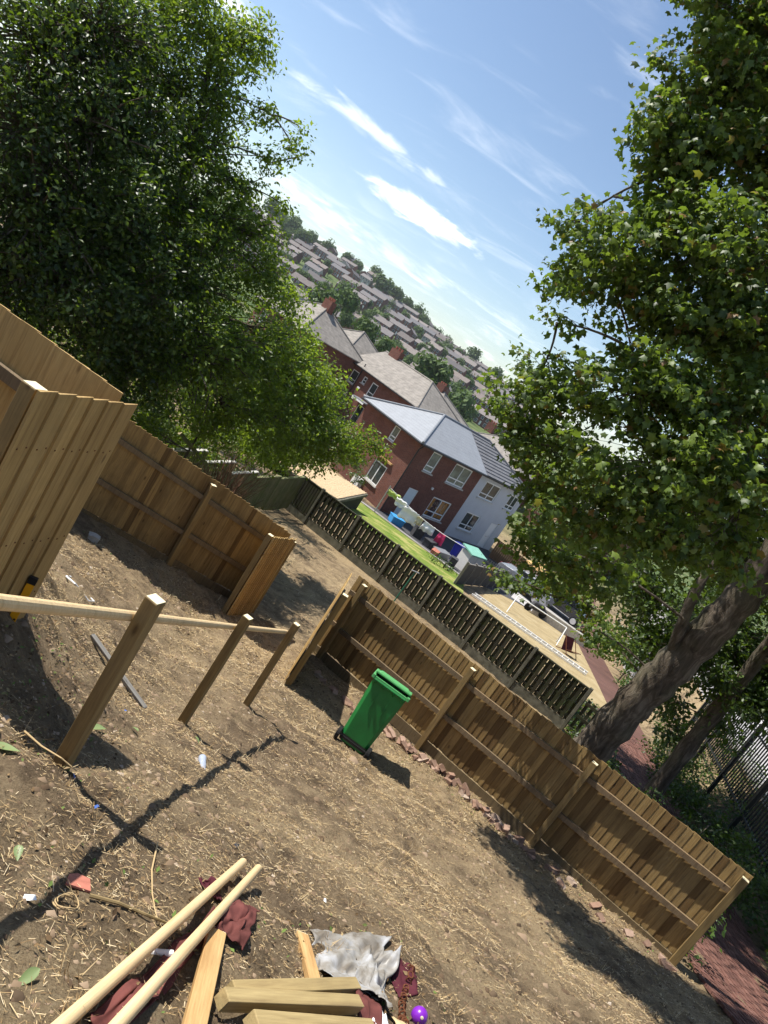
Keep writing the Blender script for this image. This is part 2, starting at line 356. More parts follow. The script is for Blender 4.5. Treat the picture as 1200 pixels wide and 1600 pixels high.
# ------------------------------------------------------------------ mesh helpers
class MB:
    def __init__(s): s.v = []; s.f = []
    def raw(s, vs, fs):
        b = len(s.v); s.v += [tuple(q) for q in vs]; s.f += [tuple(i + b for i in f) for f in fs]; return s
    def box(s, c, size, rz=0.0, taper=1.0, M=None):
        x, y, z = (q / 2 for q in size); vs = []
        for sz in (-1, 1):
            t = taper if sz > 0 else 1.0
            for sx, sy in ((-1, -1), (1, -1), (1, 1), (-1, 1)):
                vs.append(Vector((sx * x * t, sy * y * t, sz * z)))
        rot = M if M is not None else Matrix.Rotation(rz, 3, 'Z')
        vs = [rot @ q + Vector(c) for q in vs]
        return s.raw(vs, [(3, 2, 1, 0), (4, 5, 6, 7), (0, 1, 5, 4), (1, 2, 6, 5), (2, 3, 7, 6), (3, 0, 4, 7)])
    def beam(s, a, b, w, h, up=(0, 0, 1)):
        """square bar from a to b, w wide and h high"""
        a, b = Vector(a), Vector(b); d = (b - a); L = d.length; d.normalize()
        u = Vector(up); side = d.cross(u)
        if side.length < 1e-4: side = d.cross(Vector((0, 1, 0)))
        side.normalize(); u = side.cross(d)
        vs = []
        for p in (a, b):
            for i, j in ((-1, -1), (1, -1), (1, 1), (-1, 1)): vs.append(p + side * (i * w / 2) + u * (j * h / 2))
        return s.raw(vs, [(0, 1, 2, 3), (7, 6, 5, 4), (0, 4, 5, 1), (1, 5, 6, 2), (2, 6, 7, 3), (3, 7, 4, 0)])
    def tube(s, pts, rad, n=8, caps=True):
        pts = [Vector(p) for p in pts]; m = len(pts)
        if isinstance(rad, (int, float)): rad = [rad] * m
        vs = []; prev = None
        for i, p in enumerate(pts):
            d = (pts[min(i + 1, m - 1)] - pts[max(i - 1, 0)])
            d = d.normalized() if d.length > 1e-9 else Vector((0, 0, 1))
            a = prev - d * prev.dot(d) if prev is not None else d.orthogonal()
            if a.length < 1e-6: a = d.orthogonal()
            a.normalize(); prev = a; b = d.cross(a)
            for q in range(n):
                t = 2 * math.pi * q / n; vs.append(p + (a * math.cos(t) + b * math.sin(t)) * rad[i])
        fs = [(i * n + q, i * n + (q + 1) % n, (i + 1) * n + (q + 1) % n, (i + 1) * n + q) for i in range(m - 1) for q in range(n)]
        if caps: fs += [tuple(range(n - 1, -1, -1)), tuple(range((m - 1) * n, m * n))]
        return s.raw(vs, fs)
    def prism(s, poly, z0, z1):
        """vertical prism over a list of (x, y); z0/z1 numbers or functions of (x, y)"""
        n = len(poly); f0 = z0 if callable(z0) else (lambda x, y: z0); f1 = z1 if callable(z1) else (lambda x, y: z1)
        vs = [(x, y, f0(x, y)) for x, y in poly] + [(x, y, f1(x, y)) for x, y in poly]
        fs = [tuple(range(n - 1, -1, -1)), tuple(range(n, 2 * n))] + [(i, (i + 1) % n, (i + 1) % n + n, i + n) for i in range(n)]
        return s.raw(vs, fs)
    def lathe(s, prof, n=16, c=(0, 0, 0)):
        vs = [(c[0] + r * math.cos(2 * math.pi * q / n), c[1] + r * math.sin(2 * math.pi * q / n), c[2] + z) for r, z in prof for q in range(n)]
        fs = [(i * n + q, i * n + (q + 1) % n, (i + 1) * n + (q + 1) % n, (i + 1) * n + q) for i in range(len(prof) - 1) for q in range(n)]
        return s.raw(vs, fs)
    def mesh(s, name, mat, smooth=False):
        me = bpy.data.meshes.new(name); me.from_pydata(s.v, [], s.f); me.update()
        if mat: me.materials.append(MATS[mat])
        if smooth:
            for p in me.polygons: p.use_smooth = True
        return me
    def build(s, name, mat, parent=None, smooth=False, bevel=0.0, loc=None):
        o = bpy.data.objects.new(name, s.mesh(name, mat, smooth)); COL.objects.link(o)
        if parent: o.parent = parent
        if loc: o.location = loc
        if bevel:
            b = o.modifiers.new('bevel', 'BEVEL'); b.width = bevel; b.segments = 2; b.limit_method = 'ANGLE'
        return o
def inst(name, me, loc, rot=(0, 0, 0), parent=None, scale=None):
    o = bpy.data.objects.new(name, me); COL.objects.link(o); o.location = loc; o.rotation_euler = rot
    if scale: o.scale = scale
    if parent: o.parent = parent
    return o
def tag(o, label, cat, group=None, kind=None):
    o['label'] = label; o['category'] = cat
    if group: o['group'] = group
    if kind: o['kind'] = kind
    return o
def thing(name, label, cat, loc=(0, 0, 0), rz=0.0, group=None):
    o = bpy.data.objects.new(name, None); o.empty_display_size = .1; COL.objects.link(o)
    o.location = loc; o.rotation_euler = (0, 0, rz); return tag(o, label, cat, group)
def struct(o): o['kind'] = 'structure'; return o
def np_mesh(name, V, F, mat, smooth=False):
    me = bpy.data.meshes.new(name); k = F.shape[1]
    me.vertices.add(len(V)); me.vertices.foreach_set('co', np.ascontiguousarray(V, dtype=np.float32).ravel())
    me.loops.add(F.size); me.loops.foreach_set('vertex_index', np.ascontiguousarray(F, dtype=np.int32).ravel())
    me.polygons.add(len(F)); me.polygons.foreach_set('loop_start', np.arange(0, F.size, k, dtype=np.int32))
    if smooth: me.polygons.foreach_set('use_smooth', np.ones(len(F), dtype=bool))
    me.update(calc_edges=True); me.materials.append(MATS[mat]); return me
def np_obj(name, V, F, mat, parent=None, smooth=False):
    o = bpy.data.objects.new(name, np_mesh(name, V, F, mat, smooth)); COL.objects.link(o)
    if parent: o.parent = parent
    return o
def az(deg): return Vector((math.sin(R(deg)), math.cos(R(deg)), 0))
def V3(x, y, z): return Vector((x, y, z))

# ------------------------------------------------------------------ terrain
PY = [-30, -8, 0, 2.5, 3.65, 6.1, 8.2, 9.1, 10.6, 12.9, 17, 22, 30, 40, 44, 60, 66, 110]
PZ = [-.6, -.6, -1.5, -2.52, -3.02, -4.1, -4.82, -5.15, -5.5, -5.85, -6.3, -6.85, -7.75, -8.95, -9.42, -9.5, -9.2, -9.0]
CREST = 560.0
CX = [-430, -193, -119, -57, 12, 80, 270]; CZ = [20, 25, 31, 22, 14, 9, 2]
def terr(x, y):
    x = np.asarray(x, float); y = np.asarray(y, float)
    z = (np.interp(y - .35, PY, PZ) + np.interp(y, PY, PZ) + np.interp(y + .35, PY, PZ)) / 3
    z = z + .25 * np.clip(-x - 1.4, 0, 6) * np.clip((15 - y) / 3, 0, 1)
    z = z + .45 * np.clip(-x - .95, 0, 1.2) * np.clip((8 - y) / 3, 0, 1)
    s = np.clip((y - 245) / (CREST - 245), 0, 1) ** .95
    H = np.interp(x * CREST / np.clip(y, 110, None), CX, CZ)
    return np.where(y > 110, -9 + s * (H + 9) - np.clip(y - CREST, 0, 300) * .06, z)
def tz(x, y): return float(terr(x, y))
_lat = rng.random((256, 256))
def vnoise(x, y):
    xi = np.floor(x).astype(int); yi = np.floor(y).astype(int); fx = x - xi; fy = y - yi
    fx = fx * fx * (3 - 2 * fx); fy = fy * fy * (3 - 2 * fy)
    a = _lat[xi % 256, yi % 256]; b = _lat[(xi + 1) % 256, yi % 256]; c = _lat[xi % 256, (yi + 1) % 256]; d = _lat[(xi + 1) % 256, (yi + 1) % 256]
    return (a * (1 - fx) + b * fx) * (1 - fy) + (c * (1 - fx) + d * fx) * fy - .5
def rough(x, y):
    m = np.clip((24 - y) / 6, 0, 1) * np.clip((14 - np.abs(x - 2)) / 3, 0, 1)
    return m * (.10 * vnoise(x * 1.3 + 5, y * 1.3) + .075 * vnoise(x * 4.1, y * 4.1 + 9) + .042 * vnoise(x * 11, y * 11) + .014 * vnoise(x * 27, y * 27 + 3))
def gz(x, y): return tz(x, y) + float(rough(np.array([x], float), np.array([y], float))[0])

xs = np.concatenate([-3 - np.geomspace(1500, .06, 70), np.arange(-3, 9, .042), 9 + np.geomspace(.06, 1500, 70)])
ys = np.concatenate([-np.geomspace(40, .1, 16) + 1, np.arange(1, 13.2, .042), np.arange(13.2, 48, .3), 48 + np.geomspace(.4, 2500, 90)])
GX, GY = np.meshgrid(xs, ys); nx, ny = len(xs), len(ys)
GZ = terr(GX, GY) + rough(GX, GY)
Vg = np.stack([GX.ravel(), GY.ravel(), GZ.ravel()], 1)
ii = (np.arange(ny - 1)[:, None] * nx + np.arange(nx - 1)[None]).ravel()
Fg = np.stack([ii, ii + 1, ii + nx + 1, ii + nx], 1)
struct(np_obj('ground', Vg, Fg, 'dirt_ground', smooth=True))

def sheet(name, poly, mat, lift=.03, step=.5):
    """thin slab that follows the terrain over a four-cornered patch"""
    a, b, c, d = [np.array(p, float) for p in poly]
    n = max(2, int(max(np.linalg.norm(b - a), np.linalg.norm(c - d)) / step)); m = max(2, int(max(np.linalg.norm(d - a), np.linalg.norm(c - b)) / step))
    u = np.linspace(0, 1, n + 1); v = np.linspace(0, 1, m + 1); U_, V_ = np.meshgrid(u, v)
    P = (a[None, None] * ((1 - U_) * (1 - V_))[..., None] + b * (U_ * (1 - V_))[..., None] + c * (U_ * V_)[..., None] + d * ((1 - U_) * V_)[..., None])
    Z = terr(P[..., 0], P[..., 1]) + lift
    W_ = np.concatenate([P, Z[..., None]], 2).reshape(-1, 3); q = (np.arange(m)[:, None] * (n + 1) + np.arange(n)[None]).ravel()
    o = np_obj(name, W_, np.stack([q, q + 1, q + n + 2, q + n + 1], 1), mat, smooth=True); return struct(o)

# ------------------------------------------------------------------ new featheredge fences
def board_mesh(name, L, mat, w=.125, t0=.018, t1=.006, skew=0.0, nails=False):
    h = w / 2
    vs = [(-h, -t0, 0), (h, -t1, 0), (h, 0, 0), (-h, 0, 0), (-h, -t0, L + skew), (h, -t1, L - skew), (h, 0, L - skew), (-h, 0, L + skew)]
    m = MB().raw(vs, [(3, 2, 1, 0), (4, 5, 6, 7), (0, 1, 5, 4), (1, 2, 6, 5), (2, 3, 7, 6), (3, 0, 4, 7)]); nb = len(m.f)
    if nails:                                   # two rust-dark nail heads at each rail
        for f in (.16, .42, .80):
            for sx in (-.25, .22): m.box((sx * w, -(t0 + t1) / 2 - sx * 0 - (t0 - t1) * -sx, L * f + .01 * sx), (.009, .006, .009))
    me = m.mesh(name, mat)
    if nails:
        me.materials.append(MATS['rust'])
        for p in list(me.polygons)[nb:]: p.material_index = 1
    return me
def run(root, p0, p1, H, side, posts, gravel=.17, rails=(.80, .40), mat='new_board', post_drop=.07, post_len=None, jitter=.012, w=.122, step=.108, tilt=9.0, skew=1.0):
    """one straight run: boards nailed on `side` (+1 left of p0->p1) of the rails, posts at the listed distances"""
    p0, p1 = Vector(p0), Vector(p1); d = p1 - p0; dz = d.z; d.z = 0; L = d.length; d.normalize()
    n = Vector((-d.y, d.x, 0)) * side; rz = math.atan2(d.y, d.x)
    zat = lambda s: p0.z + dz * s / L
    meshes = [board_mesh('board', H - gravel, mat, w, skew=k * skew, nails=True) for k in (0, .006, -.006)]
    s = w / 2
    i = 0
    while s < L - .02:
        face = p0 + d * s + n * .075; zz = zat(s) + gravel + rnd.uniform(-jitter, jitter)
        rot = rz + (R(tilt) if side < 0 else math.pi + R(tilt)) + rnd.uniform(-.02, .02)
        inst('board', meshes[i % 3], (face.x, face.y, zz), (0, rnd.uniform(-.004, .004), rot), root); s += step * rnd.uniform(.97, 1.03); i += 1
    cuts = sorted(set([0.0] + list(posts) + [L]))
    for a, b in zip(cuts[:-1], cuts[1:]):
        if b - a < .2: continue
        for f in rails:
            A = p0 + d * (a + .05) + n * .03; B = p0 + d * (b - .05) + n * .03; dd = rnd.uniform(-.02, .02)
            MB().beam((A.x, A.y, zat(a) + H * f + dd), (B.x, B.y, zat(b) + H * f + dd * .5), .045, .085).build('rail', 'rail_wood', root)
        A = p0 + d * (a + .05) + n * .04; B = p0 + d * (b - .05) + n * .04
        MB().beam((A.x, A.y, zat(a) + gravel / 2 - .02), (B.x, B.y, zat(b) + gravel / 2 - .02), .025, gravel + .04).build('gravel_board', 'gravel_wood', root)
    for a in posts:
        q = p0 + d * a; ph = (post_len or H) - post_drop
        o = MB().box((0, 0, ph / 2 - .1), (.1, .1, ph + .2)).build('post', 'new_post', root, bevel=.004); o.location = (q.x, q.y, zat(a)); o.rotation_euler.z = rz
        c = MB().box((0, 0, 0), (.092, .092, .004)).build('post_end', 'end_grain', o); c.location = (0, 0, ph + .0025)
H_F = 1.8
# long fence behind the bin
F1d = az(119.83)
kC = V3(.22, 12.94, -5.84); Dp = V3(6.87, 9.13, -5.24)
f1 = thing('garden_fence', 'long new featheredge fence of three bays behind the green wheelie bin', 'fence')
LF = (Dp - kC).length
bB = (V3(2.72, 11.51, 0) - V3(kC.x, kC.y, 0)).length; bC = (V3(4.95, 10.62, 0) - V3(kC.x, kC.y, 0)).length
run(f1, kC, Dp, H_F, 1, [.26, bB, bC, LF - .05], tilt=-4.5)
Ap = V3(.20, 10.62, -5.51)
run(f1, kC + V3(-.02, -.08, 0), Ap, H_F, -1, [2.17], gravel=.05, rails=(.8, .4), post_drop=.0, tilt=5, mat='bounce_lit_board')
# short fence climbing the slope on the left
f0 = thing('garden_fence', 'new featheredge fence in shade left of the gap, under the leafy plum tree', 'fence')
F0n = V3(-1.46, 11.84, -5.72); F0c = V3(-1.2, 13.15, -5.95)
mid = V3(-2.79, 11.54, -5.36)
dl = (mid - F0c); far = F0c + dl * 2.75
run(f0, far, F0c, H_F, 1, [0.05, dl.length * .75, dl.length * 1.75, dl.length * 2.75 - .16], tilt=-4.5)
run(f0, F0n, F0c, H_F, -1, [.06], gravel=.02, rails=(.8, .4), post_drop=.02, tilt=4.5, mat='bounce_lit_board')
# tall close panel at the left edge
fn = thing('garden_fence', 'near pale new fence corner at the left edge, its top closest to the camera', 'fence')
Nc = V3(-1.80, 4.40, -3.02); Nn = Nc - az(9.5) * .86 + V3(0, 0, .03)
run(fn, Nn, Nc, 1.8, -1, [.07], gravel=.02, rails=(.8, .4), post_drop=.02, tilt=2.6, jitter=.002, w=.165, step=.15, mat='bounce_lit_board', skew=0)
Nl = Nc + az(-80) * 3.2 + V3(0, 0, .02)
run(fn, Nl, Nc + V3(-.03, 0, 0), 1.8, 1, [.05, 1.6], gravel=.12, w=.165, step=.15, tilt=3.2, mat='bounce_lit_board', skew=0, jitter=.004)

# plank on its edge at the foot of that panel, with a level standing on it
o = MB().box((0, 0, 0), (.9, .04, .15)).build('plank', 'gravel_wood', bevel=.003)
o.location = (-1.885, 4.12, -2.86); o.rotation_euler = (R(4), R(-4), R(80.5)); tag(o, 'dark plank wedged against the foot of the near fence corner', 'plank')
t = thing('spirit_level', 'yellow and black spirit level standing by the near fence corner', 'level', (-1.71, 4.26, tz(-1.71, 4.26) - .12), .4)
MB().box((0, 0, .22), (.05, .025, .36)).build('body', 'yellow_plastic', t); MB().box((0, 0, .03), (.054, .03, .07)).build('end_cap', 'black_plastic', t)
MB().box((0, 0, .42), (.054, .03, .05)).build('end_cap', 'black_plastic', t)

# ------------------------------------------------------------------ handrail: three posts and a round pole
hr = thing('handrail', 'handrail of three square timber posts joined by one round pole', 'handrail', (0, 0, 0))
HP = [(-.72, 3.28, 1.17), (-.53, 5.98, 1.28), (-.15, 8.19, 1.31)]
for x, y, L in HP:
    z = tz(x, y)
    o = MB().box((0, 0, L / 2 - .15), (.08, .08, L + .3)).build('post', 'new_post', hr, bevel=.004); o.location = (x, y, z); o.rotation_euler = (R(rnd.uniform(-1, 1)), R(rnd.uniform(-.8, .8)), R(-14))
    MB().box((0, 0, 0), (.073, .073, .004)).build('post_end', 'end_grain', o, loc=(0, 0, L + .0025))
ra = [V3(x, y, tz(x, y) + L - .17) + V3(-.075, .02, 0) for x, y, L in HP]
st = ra[0] + (ra[0] - ra[1]) * .62
MB().tube([st, ra[0], ra[1], ra[2] + (ra[2] - ra[1]) * .02], .0275, 14).build('rail', 'pole_wood', hr, smooth=False)

# ------------------------------------------------------------------ green wheelie bin
bn = thing('wheelie_bin', 'green wheelie bin without lid standing on the bare slope', 'bin', (1.47, 9.72, gz(1.47, 9.72) + .03), R(-8))
def bin_shell():
    m = MB(); prof = [(0, .44, .40), (.12, .47, .44), (.55, .52, .51), (1.0, .575, .58), (1.06, .58, .59)]
    def ring(w, d, z, c=.05):
        w /= 2; d /= 2
        return [(-w + c, -d, z), (w - c, -d, z), (w, -d + c, z), (w, d - c, z), (w - c, d, z), (-w + c, d, z), (-w, d - c, z), (-w, -d + c, z)]
    rings = [ring(w, d, z) for z, w, d in prof] + [ring(.55, .56, 1.06), ring(.49, .48, .55), ring(.41, .37, .03)]
    vs = [p for r_ in rings for p in r_]; n = 8
    fs = [(i * n + q, i * n + (q + 1) % n, (i + 1) * n + (q + 1) % n, (i + 1) * n + q) for i in range(len(rings) - 1) for q in range(n)]
    fs += [tuple(range(n - 1, -1, -1)), tuple(range((len(rings) - 1) * n, len(rings) * n))]
    return m.raw(vs, fs)
bn.rotation_euler.x = R(-14)
b = bin_shell().build('body', 'bin_green', bn, bevel=.008); b.location = (0, 0, .03)
m = MB()
for sx in (-1, 1): m.box((sx * .302, -.01, 1.09), (.045, .64, .06))
m.box((0, .30, 1.09), (.559, .04, .06)); m.box((0, -.305, 1.085), (.559, .03, .045))
m.build('rim', 'bin_rim', bn, bevel=.006)
ld_ = MB(); ld_.box((0, 0, 0), (.62, .60, .035)); ld_.box((0, -.02, .03), (.54, .50, .03), taper=.9); ld_ = ld_.build('lid', 'bin_rim', bn, bevel=.012); ld_.location = (0, .035, 1.125); ld_.rotation_euler.x = R(-7)
MB().tube([(-.27, -.37, 1.07), (.27, -.37, 1.07)], .017, 10).build('handle', 'bin_green', bn)
for sx in (-.24, -.09, .09, .24):
    MB().beam((sx, -.37, 1.065), (sx, -.29, 1.02), .022, .05).build('handle_bracket', 'bin_green', bn)
for sx in (-.1, .1): MB().box((sx, -.275, .8), (.012, .02, .3)).build('rib', 'bin_green', bn)
MB().tube([(-.27, -.21, .1), (.27, -.21, .1)], .014, 8).build('axle', 'black_plastic', bn)
for sx in (-1, 1):
    wz = MB(); wz.lathe([(.001, -.03), (.085, -.03), (.1, -.022), (.1, .022), (.085, .03), (.001, .03)], 20)
    w_ = wz.build('wheel', 'rubber', bn); w_.location = (sx * .262, -.215, .1); w_.rotation_euler = (0, R(90), 0)
    hb = MB().lathe([(.001, -.034), (.05, -.034), (.055, -.031)], 14).build('hub', 'black_plastic', w_)
MB().box((0, -.18, .1), (.42, .08, .07)).build('axle_housing', 'black_plastic', bn)

# ------------------------------------------------------------------ broken bricks along the fence foot
def rock_mesh(seed, sx, sy, sz):
    r = random.Random(seed); m = MB(); vs = []
    for z in (-1, 1):
        for x, y in ((-1, -1), (0, -1.05), (1, -1), (1, 1), (0, 1.05), (-1, 1)):
            vs.append((x * sx / 2 * r.uniform(.7, 1.1), y * sy / 2 * r.uniform(.7, 1.1), z * sz / 2 * r.uniform(.75, 1.1)))
    return m.raw(vs, [(5, 4, 3, 2, 1, 0), (6, 7, 8, 9, 10, 11)] + [(i, (i + 1) % 6, (i + 1) % 6 + 6, i + 6) for i in range(6)]).mesh('broken_brick', 'broken_brick')
BR = [rock_mesh(i, .21 * (.6 + .1 * (i % 5)), .11 * (.8 + .08 * (i % 4)), .075) for i in range(7)]
base = V3(2.05, 11.36, 0)
for i in range(58):
    t_ = i / 57
    x = 1.95 + 2.75 * t_ + rnd.uniform(-.06, .06); y = 11.42 - 1.62 * t_ ** 1.15 + rnd.uniform(-.13, .13)
    z = gz(x, y)
    o = inst('broken_brick', BR[i % 7], (x, y, z + .02 + (.05 if i % 4 == 0 else 0)), (rnd.uniform(-.5, .5), rnd.uniform(-.5, .5), rnd.uniform(0, 3)))
    tag(o, 'broken brick in the rubble row along the long fence, ' + ('nearest the bin', 'left of its middle', 'right of its middle', 'at its right end')[min(3, int(t_ * 4))], 'brick', 'broken bricks along the long fence')
for i in range(16):
    x = .55 + rnd.random() * 1.2; y = 12.0 - (x - .4) * .55 + rnd.uniform(-.3, .25)
    o = inst('broken_brick', BR[i % 7], (x, y, gz(x, y) + .02), (rnd.uniform(-.4, .4), rnd.uniform(-.4, .4), rnd.uniform(0, 3)))
    tag(o, 'broken brick lying in the shaded corner behind the green bin', 'brick', 'broken bricks in the shaded fence corner')
for i in range(14):
    x = 4.9 + rnd.random() * 1.7; y = 9.85 - (x - 4.9) * .58 + rnd.uniform(-.35, .1)
    o = inst('broken_brick', BR[i % 7], (x, y, gz(x, y) + .015), (rnd.uniform(-.4, .4), rnd.uniform(-.4, .4), rnd.uniform(0, 3)))
    tag(o, 'brick lump in the tree shade at the right end of the long fence', 'brick', 'brick lumps in shade by the fence end')
o = inst('brick_block', rock_mesh(41, .17, .13, .12), (-3.44, 9.81, gz(-3.44, 9.81) + .04), (.1, .1, .4)); o.data.materials[0] = MATS['concrete']
tag(o, 'lone pale stone block lying below the shaded fence', 'stone')

# ------------------------------------------------------------------ timber, poles, cloth and litter in the foreground
def lay(name, label, cat, a, b, w, h, mat, la=0.0, lb=0.0, endm='end_grain'):
    """a squared timber lying from ground point a to b"""
    A = V3(a[0], a[1], gz(*a) + h / 2 + la); B = V3(b[0], b[1], gz(*b) + h / 2 + lb)
    L = (B - A).length; t = thing(name, label, cat, A)
    d = (B - A).normalized(); s_ = d.cross(V3(0, 0, 1)).normalized(); u = s_.cross(d)
    t.matrix_world = Matrix(((s_.x, u.x, d.x, A.x), (s_.y, u.y, d.y, A.y), (s_.z, u.z, d.z, A.z), (0, 0, 0, 1)))
    MB().box((0, 0, L / 2), (w, h, L)).build('timber', mat, t, bevel=.004)
    for z in (-.002, L + .002): MB().box((0, 0, z), (w * .93, h * .93, .003)).build('sawn_end', endm, t)
    return t
def pole(label, a, b, la, lb, r=.0235):
    A = V3(a[0], a[1], gz(*a) + la); B = V3(b[0], b[1], gz(*b) + lb); d = B - A; L = d.length; d.normalize()
    m = MB().lathe([(.001, 0), (r * .8, 0), (r, .006), (r, L - .02), (r * .85, L - .006), (r * .5, L), (.001, L + .001)], 18)
    o = m.build('wooden_pole', 'pole_wood', smooth=True); o.matrix_world = Matrix.Translation(A) @ d.to_track_quat('Z', 'Y').to_matrix().to_4x4()
    return tag(o, label, 'pole')
pole('left one of two pale round poles lying on the dirt', (-.10, 1.05), (.40, 3.50), .085, .085)
pole('right one of two pale round poles, resting on red cloth and plank', (.06, 1.2), (.505, 3.60), .09, .105)
lay('plank', 'orange brown plank under the end of the two round poles', 'plank', (.41, 1.9), (.385, 2.70), .085, .03, 'plank_wood', .02, .02)
lay('plank', 'short pale plank poking out from under the crumpled plastic sheet', 'plank', (.93, 2.85), (.845, 3.25), .07, .035, 'plank_wood', .01, .01)
lay('timber_post', 'greenish square post offcut, rearmost of the three in the pile', 'timber', (.52, 2.38), (1.14, 3.0), .062, .055, 'treated_timber', .02, .01, 'treated_timber')
lay('timber_post', 'square post offcut lying in the middle of the timber pile', 'timber', (.475, 2.22), (1.12, 2.79), .06, .06, 'treated_timber', .05, .03, 'treated_timber')
lay('timber_post', 'square post offcut nearest the bottom edge of the timber pile', 'timber', (.60, 2.17), (1.18, 2.66), .06, .06, 'treated_timber', .05, .03, 'treated_timber')

def crumple(name, label, cat, poly, mat, amp, lift, n=26, seed=1, parent=None):
    """a creased sheet laid over the ground between four corners"""
    a, b, c, d = [np.array(p, float) for p in poly]; u = np.linspace(0, 1, n); U_, V_ = np.meshgrid(u, u)
    P = a * ((1 - U_) * (1 - V_))[..., None] + b * (U_ * (1 - V_))[..., None] + c * (U_ * V_)[..., None] + d * ((1 - U_) * V_)[..., None]
    e = .05 * vnoise(U_ * 5 + seed, V_ * 5 + seed * 3); P[..., 0] += e * .8; P[..., 1] += .05 * vnoise(U_ * 5 + seed * 7, V_ * 5)
    Z = terr(P[..., 0], P[..., 1]) + rough(P[..., 0], P[..., 1])
    cr_ = (.5 - np.abs(vnoise(U_ * 2.3 + seed, V_ * 1.6 + 2))) * .55 + (.5 - np.abs(vnoise(U_ * 5 + V_ * 2 + seed * 2, V_ * 3))) * .3 + np.abs(vnoise(U_ * 11 + V_ * 4, V_ * 7 + seed)) * .12 - .22
    Z = Z + lift + amp * cr_
    Wv = np.concatenate([P, Z[..., None]], 2).reshape(-1, 3); q = (np.arange(n - 1)[:, None] * n + np.arange(n - 1)[None]).ravel()
    o = np_obj(name, Wv, np.stack([q, q + 1, q + n + 1, q + n], 1), mat, smooth=True)
    sm = o.modifiers.new('thickness', 'SOLIDIFY'); sm.thickness = .003
    return tag(o, label, cat)
crumple('plastic_sheet', 'crumpled dirty white plastic sheet behind the timber pile', 'plastic sheet', [(.90, 3.42), (1.40, 3.72), (1.30, 3.02), (.98, 2.98)], 'plastic_sheet', .16, .01, 40, 3)
crumple('plastic_sheet', 'grey brown crumpled plastic fold at the right of the white sheet', 'plastic sheet', [(1.20, 3.50), (1.46, 3.62), (1.34, 2.95), (1.14, 3.0)], 'plastic_sheet', .22, .03, 32, 9)
crumple('cloth', 'dark red cloth scrap bunched up beyond the plank end', 'cloth', [(.36, 2.92), (.56, 3.10), (.53, 2.72), (.37, 2.70)], 'red_cloth', .14, .03, 26, 5)
crumple('cloth', 'twisted red cloth strip lying between the two round poles', 'cloth', [(.08, 1.75), (.17, 1.72), (.41, 2.80), (.33, 2.86)], 'red_cloth', .07, .01, 26, 7)
crumple('cloth', 'small dark red cloth corner showing left of the round poles', 'cloth', [(.20, 3.02), (.28, 3.12), (.37, 2.98), (.30, 2.90)], 'dark_red_cloth', .05, .01, 14, 11)
crumple('cloth', 'maroon cloth half buried beside the crumpled plastic sheet', 'cloth', [(1.42, 3.55), (1.62, 3.72), (1.62, 3.45), (1.48, 3.30)], 'dark_red_cloth', .05, .005, 16, 13)
crumple('cloth', 'bright red cloth tucked between post offcuts and plastic', 'cloth', [(1.13, 2.95), (1.24, 3.0), (1.26, 2.55), (1.15, 2.60)], 'red_cloth', .08, .03, 16, 15)
crumple('cloth', 'pale torn paper scrap at the right of the post offcuts', 'paper', [(1.20, 2.86), (1.30, 2.92), (1.33, 2.62), (1.24, 2.62)], 'white_cloth', .07, .02, 14, 17)
bl = thing('ball', 'small purple plastic ball at the bottom of the picture', 'ball', (1.58, 3.2, gz(1.58, 3.2) + .035))
m = MB(); m.lathe([(.0005, -.045)] + [(.045 * math.sin(a), -.045 * math.cos(a)) for a in [math.pi * q / 12 for q in range(1, 12)]] + [(.0005, .045)], 20); m.build('shell', 'purple_plastic', bl, smooth=True)
MB().lathe([(.009, 0), (.008, .006), (.0005, .008)], 10, (0, 0, .044)).build('valve', 'cream_cloth', bl).rotation_euler = (R(50), 0, 0)
ch = thing('rusty_chain', 'rusty thin chain lying beside the plastic sheet', 'chain', (0, 0, 0))
LINK = MB().tube([(.016 * math.cos(a), .03 * math.sin(a), 0) for a in [2 * math.pi * q / 10 for q in range(11)]], .0045, 5, False).mesh('link', 'rust')
cp = [(1.57, 3.62), (1.545, 3.45), (1.50, 3.28), (1.475, 3.12), (1.43, 2.95), (1.39, 2.75)]
for i in range(20):
    f = i / 19 * (len(cp) - 1); j = min(int(f), len(cp) - 2); q = f - j
    x = cp[j][0] * (1 - q) + cp[j + 1][0] * q; y = cp[j][1] * (1 - q) + cp[j + 1][1] * q
    inst('link', LINK, (x, y, gz(x, y) + .015), (R(90) * (i % 2) + .15, .1, math.atan2(cp[j + 1][1] - cp[j][1], cp[j + 1][0] - cp[j][0]) - math.pi / 2), ch)
crumple('sawn_board', 'cream board offcut half hidden at the bottom edge', 'board', [(1.36, 2.95), (1.60, 3.02), (1.62, 2.80), (1.38, 2.72)], 'pole_wood', .02, .02, 8, 21)
t = thing('plastic_pipe', 'short white plastic pipe stub beside the poles and plank', 'pipe', (.24, 2.36, gz(.24, 2.36) + .02), R(20))
MB().lathe([(.010, 0), (.014, 0), (.014, .11), (.010, .11), (.010, 0)], 14).build('tube', 'white_litter', t, smooth=False).rotation_euler = (R(90), 0, R(-80))
o = MB().prism([(-.055, -.06), (.05, -.05), (.045, .055), (-.01, .065), (-.045, .03)], 0, .008).build('roof_tile_piece', 'terracotta'); o.location = (-.23, 2.42, gz(-.23, 2.42) + .015); o.rotation_euler = (R(-24), R(3), .3)
tag(o, 'flat broken piece of red tile on the dirt left of the poles', 'tile')
bt = thing('plastic_bottle', 'crushed clear plastic bottle lying in the rail shadow', 'bottle', (-.17, 5.2, gz(-.17, 5.2) + .03), R(25))
